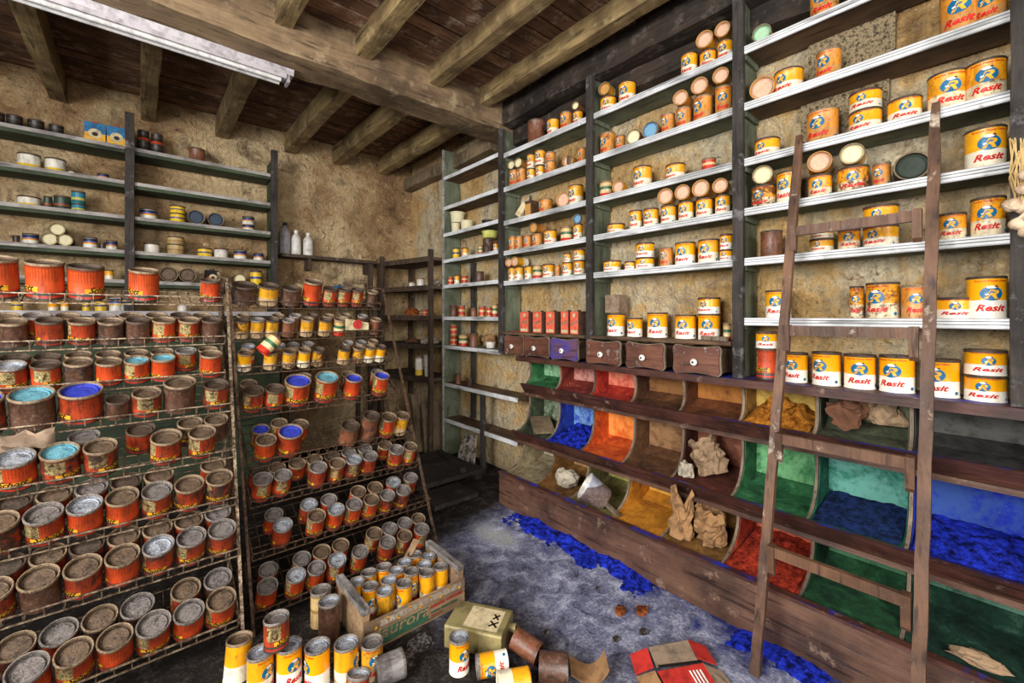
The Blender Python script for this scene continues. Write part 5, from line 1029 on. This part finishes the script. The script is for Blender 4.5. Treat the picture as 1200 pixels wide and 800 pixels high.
# ================================================================ THINGS ON THE FLOOR
floor_tin(538, 745, .135, .078, 'tin_clean', 'lid_silver', 'upright yellow and white tin beside the khaki canister', 'R', .002, 0, 0, False)
KC = thing('oil_canister', 'khaki rectangular canister lying flat with a stained label', 'canister', (1.3, 1.45, 0))
pc = onZ(562, 723, .1); az = math.radians(-57)
M_ = Matrix.Translation((pc.x, pc.y, .002)) @ Matrix.Rotation(az, 4, 'Z')
mb = MB(); poly = []
for cx_, cz_, a0 in ((.075, .088, 0), (-.075, .088, 90), (-.075, .012, 180), (.075, .012, 270)):
    for k in range(5): a = math.radians(a0+90*k/4); poly.append((cx_+.012*math.cos(a), cz_+.012*math.sin(a)))
n_ = len(poly); vs = [M_ @ Vector((-.125, p[0], p[1])) for p in poly]+[M_ @ Vector((.125, p[0], p[1])) for p in poly]
mb.add(vs, [tuple(range(n_)), tuple(range(n_, 2*n_))]+[(i, (i+1) % n_, n_+(i+1) % n_, n_+i) for i in range(n_)]); mb.build('can_body', 'khaki_tin', KC, .5)
mb = MB(); mb.add([M_ @ Vector(v) for v in ((-.05, -.07, .1012), (.1, -.07, .1012), (.1, .06, .1012), (-.05, .06, .1012))], [(0, 1, 2, 3)]); lb = mb.build('label', 'paper_print', KC)
mb = MB()
for (a, b, c_, d) in ((.055, -.045, .09, -.012), (.06, .0, .085, .03)): mb.bar(M_ @ Vector((a, b, .1018)), M_ @ Vector((c_, d, .1018)), .008, .0006); mb.bar(M_ @ Vector((c_, b, .1018)), M_ @ Vector((a, d, .1018)), .008, .0006)
mb.build('label_print', 'print_black', lb)
mb = MB(); mb.lathe([(.018, 0), (.018, .02), (.02, .022), (.02, .03), (1e-4, .03)], 14, M_ @ Matrix.Translation((.125, .03, .06)) @ Matrix.Rotation(math.pi/2, 4, 'Y')); mb.build('spout_cap', 'khaki_tin', KC, .6)
lying(577, 778, .041, .115, math.radians(-28+180), 'tin_clean', 'lid_grey', 'yellow and white tin lying on its side touching the rusty tins', 'R', math.radians(-90))
lying(602, 800, .043, .12, math.radians(-30), 'tin_yellow', None, 'yellow tin lying on its side half under another tin', None, 1)
def open_tin(x, y, r, L_, az, el, mat, lab):
    p = onZ(x, y, r); d = Vector((math.cos(az)*math.cos(el), math.sin(az)*math.cos(el), math.sin(el)))
    M_ = Matrix.Translation(Vector((p.x, p.y, r*1.05+abs(math.sin(el))*L_*.45))-d*L_/2) @ d.to_track_quat('Z', 'Y').to_matrix().to_4x4()
    mb = MB(); mb.lathe([(1e-4, .004), (r*.95, .004), (r*1.03, 0), (r, .006), (r, L_-.006), (r*1.03, L_-.003), (r*1.02, L_), (r*.95, L_), (r*.94, .008), (1e-4, .008)], 24)
    o = inst('empty_tin', mb.mesh('empty_tin', mat, .7), None, mtx=M_); return tag(o, lab, 'tin')
open_tin(617, 761, .043, .115, math.radians(-70), math.radians(-14), 'tin_rust', 'rust red empty tin tipped with its mouth down')
open_tin(649, 783, .052, .11, math.radians(-48), 0, 'tin_dark', 'grey rusted empty tin on its side with open mouth')
# curled cardboard scrap
mb = MB(); pc = onZ(689, 784, .02); N_ = 14; vs = []; fs = []
for i in range(N_+1):
    for j in range(2):
        s_ = i/N_; x = -.07+.14*s_; z = .008+.05*(2*s_-1)**2*(.5+.8*s_); y = -.05+.1*j-.02*s_
        for k in (0, .002): vs.append(Matrix.Translation((pc.x, pc.y, 0)) @ Matrix.Rotation(-.75, 4, 'Z') @ Vector((x, y, z+k)))
for i in range(N_):
    a = i*4; b = a+4; fs += [(a, b, b+2, a+2), (a+1, a+3, b+3, b+1), (a, a+1, b+1, b), (a+2, b+2, b+3, a+3)]
fs += [(0, 2, 3, 1), (N_*4, N_*4+1, N_*4+3, N_*4+2)]
mb.add(vs, fs); tag(mb.build('cardboard_scrap', 'brown_paper', None, .6, (pc.x, pc.y, 0)), 'curled brown cardboard scrap beside the empty tins', 'cardboard')
# crushed red carton at the front edge
CB = thing('crushed_carton', 'flattened torn carton with red and grey printed flaps', 'carton', tuple(onZ(795, 790, 0)))
M0 = Matrix.Translation(CB.location) @ Matrix.Rotation(math.radians(-34), 4, 'Z')
def flap(pts, mat, nm, th=.004):
    mb = MB(); vs = [M0 @ Vector(p) for p in pts]; n_ = len(vs); nrm = (vs[1]-vs[0]).cross(vs[2]-vs[0]).normalized()*th
    mb.add(vs+[v+nrm for v in vs], [tuple(range(n_))[::-1], tuple(range(n_, 2*n_))]+[(i, (i+1) % n_, n_+(i+1) % n_, n_+i) for i in range(n_)]); return mb.build(nm, mat, CB)
flap([(-.09, .0, .035), (.08, .0, .045), (.085, .085, .06), (-.085, .08, .05)], 'card_grey', 'top_panel')
flap([(.085, .01, .045), (.16, .0, .02), (.16, .085, .03), (.085, .09, .06)], 'card_red', 'side_flap')
flap([(-.09, -.01, .03), (.10, -.005, .04), (.11, -.1, .012), (-.08, -.1, .01)], 'card_red', 'front_flap')
flap([(-.1, .0, .035), (-.09, .08, .05), (-.16, .09, .02), (-.17, .01, .006)], 'card_red', 'side_flap')
flap([(.1, -.01, .04), (.17, -.02, .012), (.18, -.1, .004), (.11, -.1, .012)], 'card_grey', 'corner_flap')
flap([(-.1, -.01, .03), (-.17, .0, .006), (-.18, -.09, .004), (-.09, -.1, .01)], 'brown_paper', 'corner_flap')
flap([(-.085, -.002, .046), (.09, -.002, .05), (.09, -.014, .05), (-.085, -.014, .046)], 'rubber_black', 'printed_band', .002)
mb = MB(); v0 = Vector((.03, -.03, .0385)); 
for k in range(4): mb.bar(M0 @ (v0+Vector((.014*k, 0, -.002))), M0 @ (v0+Vector((.014*k+.006, -.05, -.016))), .006, .002)
mb.build('label_print', 'bone_white', CB)
for i, (x, y, s_) in enumerate(((727, 718, .03), (752, 718, .032), (722, 750, .018), (754, 742, .022), (640, 742, .015), (700, 690, .012))):
    pc = onZ(x, y, 0); crumple('dirt_clod', (pc.x, pc.y, 0), s_, s_*.8, s_*.6, 30+i, 'powder_rust' if i < 2 else 'dirt', 'small brown clod lying on the dusty floor', 'clod', 3, .3, None, 'clods on the dusty floor')
# wooden steps / duckboard by the corner
PB = thing('duckboard', 'low dark wooden duckboard of wide planks near the corner', 'platform', (1.9, 3.1, 0))
for k, (xa, xb, ya, yb, z0, z1) in enumerate(((1.62, 2.26, 2.98, 3.32, .05, .085), (1.62, 2.24, 3.34, 3.66, .05, .085), (1.58, 1.96, 2.66, 2.94, .02, .05))):
    mb = MB(); mb.box((xa, ya, z0), (xb, yb, z1)); mb.build('plank', 'dark_board', PB)
for x_ in (1.66, 2.18): mb = MB(); mb.box((x_, 2.98, 0), (x_+.06, 3.66, .05)); mb.build('bearer', 'dark_board', PB)
mb = MB(); mb.box((1.6, 2.7, 0), (1.94, 2.9, .02)); mb.build('bearer', 'dark_board', PB)
mb = MB(); mb.bar((2.16, 3.55, .107), (2.06, 3.0, .107), .05, .04); tag(mb.build('wood_batten', 'dark_board', None, None, (2.1, 3.2, .085)), 'loose dark batten lying on the duckboard', 'wood')
# quarter-round painted board under the far shelves
mb = MB(); poly = [(0, 0)]+[(.25*math.cos(math.radians(a)), .25*math.sin(math.radians(a))) for a in range(0, 91, 9)]
M_ = Matrix.Translation((2.235, 3.1, .089)) @ Matrix.Rotation(math.radians(5), 4, 'Y') @ Matrix.Rotation(math.radians(90), 4, 'Z') @ Matrix.Rotation(math.radians(90), 4, 'X')
n_ = len(poly); vs = [M_ @ Vector((p[0], p[1], 0)) for p in poly]+[M_ @ Vector((p[0], p[1], .014)) for p in poly]
n = NT('painted_board', .8); a = n.noise(n.co('Object', (1, 1, 1), False), 14, 7, .75, .5); n.out(n.ramp(a, [(.36, H(30, 60, 110)), (.46, H(70, 60, 50)), (.54, H(186, 176, 160)), (.64, H(90, 76, 62))]))
mb.add(vs, [tuple(range(n_))[::-1], tuple(range(n_, 2*n_))]+[(i, (i+1) % n_, n_+(i+1) % n_, n_+i) for i in range(n_)]); tag(mb.build('quadrant_board', 'painted_board', None, None, (2.27, 3.2, 0)), 'paint-splashed quarter-round board leaning under the lowest shelf', 'board')
# boards leaning in the corner rack
for i, (x0, x1, y, z1, rx, m) in enumerate(((2.03, 2.11, 4.1, .58, .08, 'old_board'), (2.1, 2.22, 3.98, .6, -.1, 'old_board'), (2.12, 2.32, 3.86, .52, -.05, 'old_board'))):
    mb = MB(); mb.box((-(x1-x0)/2, -.008, 0), ((x1-x0)/2, .008, z1)); o = mb.build('leaning_board', m); o.location = ((x0+x1)/2+.06, y, .004); o.rotation_euler = (-.06, rx, 0)
    tag(o, ['narrow pale board leaning inside the corner rack', 'pale split board leaning between two others in the corner rack', 'wide brown board leaning at the corner rack post'][i], 'board')
crumple('rag', (2.28, 3.95, CZ[3]+.004), .08, .1, .05, 44, 'grey_paper', 'dusty grey rag heap on the corner rack fourth shelf', 'rag')
crumple('rag', (2.24, 4.22, CZ[3]+.004), .07, .1, .03, 46, 'dark_paper', 'flat brown rag beside the grey rag heap', 'rag')
crumple('wood_chunk', (2.24, 4.25, CZ[2]+.004), .07, .08, .055, 48, 'powder_rust', 'crumpled rusty lump on the corner rack third shelf', 'lump', 3, .35)
crumple('paper_bundle', (2.3, 3.9, CZ[1]+.004), .06, .09, .05, 50, 'grey_paper', 'crumpled pale paper on the corner rack second shelf', 'paper')
pc = onX(573, 370, S+.11); crumple('scrap_heap', (S+.11, pc.y, fz[6]+.05), .05, .075, .055, 52, 'brown_paper', 'torn paper scraps in the white enamel bowl', 'paper', 3, .4)
# torn label hanging in the crate-side rack
mb = MB(); pq = [onY(404, 370, 2.735), onY(432, 370, 2.735)]; x0, x1 = pq[0].x, pq[1].x; N_ = 12; vs = []; fs = []
for i in range(N_+1):
    s_ = i/N_; a = s_*2.2; x = x0+(x1-x0)*s_; y = 2.725+.012*math.sin(a)
    for zz in (1.31, 1.385-.03*s_): vs += [(x, y, zz), (x, y+.002, zz)]
for i in range(N_): a = i*4; b = a+4; fs += [(a, b, b+2, a+2), (a+1, a+3, b+3, b+1), (a+2, b+2, b+3, a+3), (a, a+1, b+1, b)]
mb.add(vs, fs); o = tag(mb.build('paper_label', 'paper_print', None, .6, ((x0+x1)/2, 2.8, 1.28)), 'curled printed paper label on the crate-side rack', 'paper')
mb = MB(); oval(mb, .06, .06, lambda a, b: ((x0+x1)/2+a, 2.7225, 1.345+b), 0, 2, 16); mb.build('label_print', 'card_red', o)
# tilted tin over the third tier
pc = onY(312, 405, 2.68); tin(TR((pc.x-.03, 2.64, 1.205), .3, .75, .5), .036, .105, 'tin_green', 'lid_dark', 'green and red tin tipped sideways across the third tier tins')
# torn paper on the large rack
pc = onY(18, 500, 2.42)
mb = MB(); M_ = Matrix.Translation((pc.x-.06, 2.432, .925)) @ Matrix.Rotation(1.3, 4, 'X') @ Matrix.Scale(.5, 4, (0, 1, 0)); vs = []; fs = []
for i in range(13):
    for j in range(7):
        x = -.16+.32*i/12; y = -.07+.14*j/6; z = .02*mnoise.noise(Vector((i*.7, j*.9, 2)))+.012*math.sin(i*1.3+j); y *= 1+.35*math.sin(i*2.3)
        vs.append(M_ @ Vector((x, y, z)))
for i in range(12):
    for j in range(6): a = i*7+j; fs.append((a, a+1, a+8, a+7))
mb.add(vs, fs); o = mb.build('torn_newspaper', 'card_grey', None, .9, (pc.x-.06, 2.44, .86)); tag(o, 'torn sheet of old newspaper under the big open tins', 'newspaper')
sd = o.modifiers.new('thickness', 'SOLIDIFY'); sd.thickness = .002
# garlic strand hanging by the last post
GA = thing('garlic_strand', 'hanging plait of dried garlic bulbs by the end post', 'garlic', (2.24, -.02, 1.8))
gp = [(1193, 262, .023), (1186, 240, .024), (1201, 243, .023), (1198, 222, .018), (1205, 270, .024), (1203, 205, .02)]
for i, (x, y, r) in enumerate(gp):
    c = onX(x, y, 2.21-.012*(i % 2)); prof = [(1e-4, -r*.85), (r*.5, -r*.8), (r*.95, -r*.35), (r, 0), (r*.8, r*.5), (r*.35, r*.95), (r*.16, r*1.5), (r*.1, r*2), (1e-4, r*2)]
    mb = MB(); rz = random.uniform(.3, 1.3); M_ = Matrix.Translation(c) @ Euler((random.uniform(-.4, .4), rz if i % 2 else -rz*.4, 0)).to_matrix().to_4x4()
    vs0 = len(mb.v); mb.lathe(prof, 20, M_)
    for k, v in enumerate(mb.v): d = v-c; mb.v[k] = c+d*(1+.06*math.sin((k % 20)*math.pi/2.5))
    mb.build('garlic_bulb', 'garlic_skin', GA, .9)
mb = MB()
for k in range(16):
    a = Vector((2.235+random.uniform(-.012, .012), onX(1199, 230, 2.23).y+random.uniform(-.02, .02), 1.78)); b = onX(1186+random.uniform(-3, 16), 160+random.uniform(-6, 25), 2.22); mid = (a+b)/2+Vector((0, random.uniform(-.01, .02), 0))
    mb.bar(a, mid, .004); mb.bar(mid, b, .004)
mb.build('stalks', 'straw', GA)
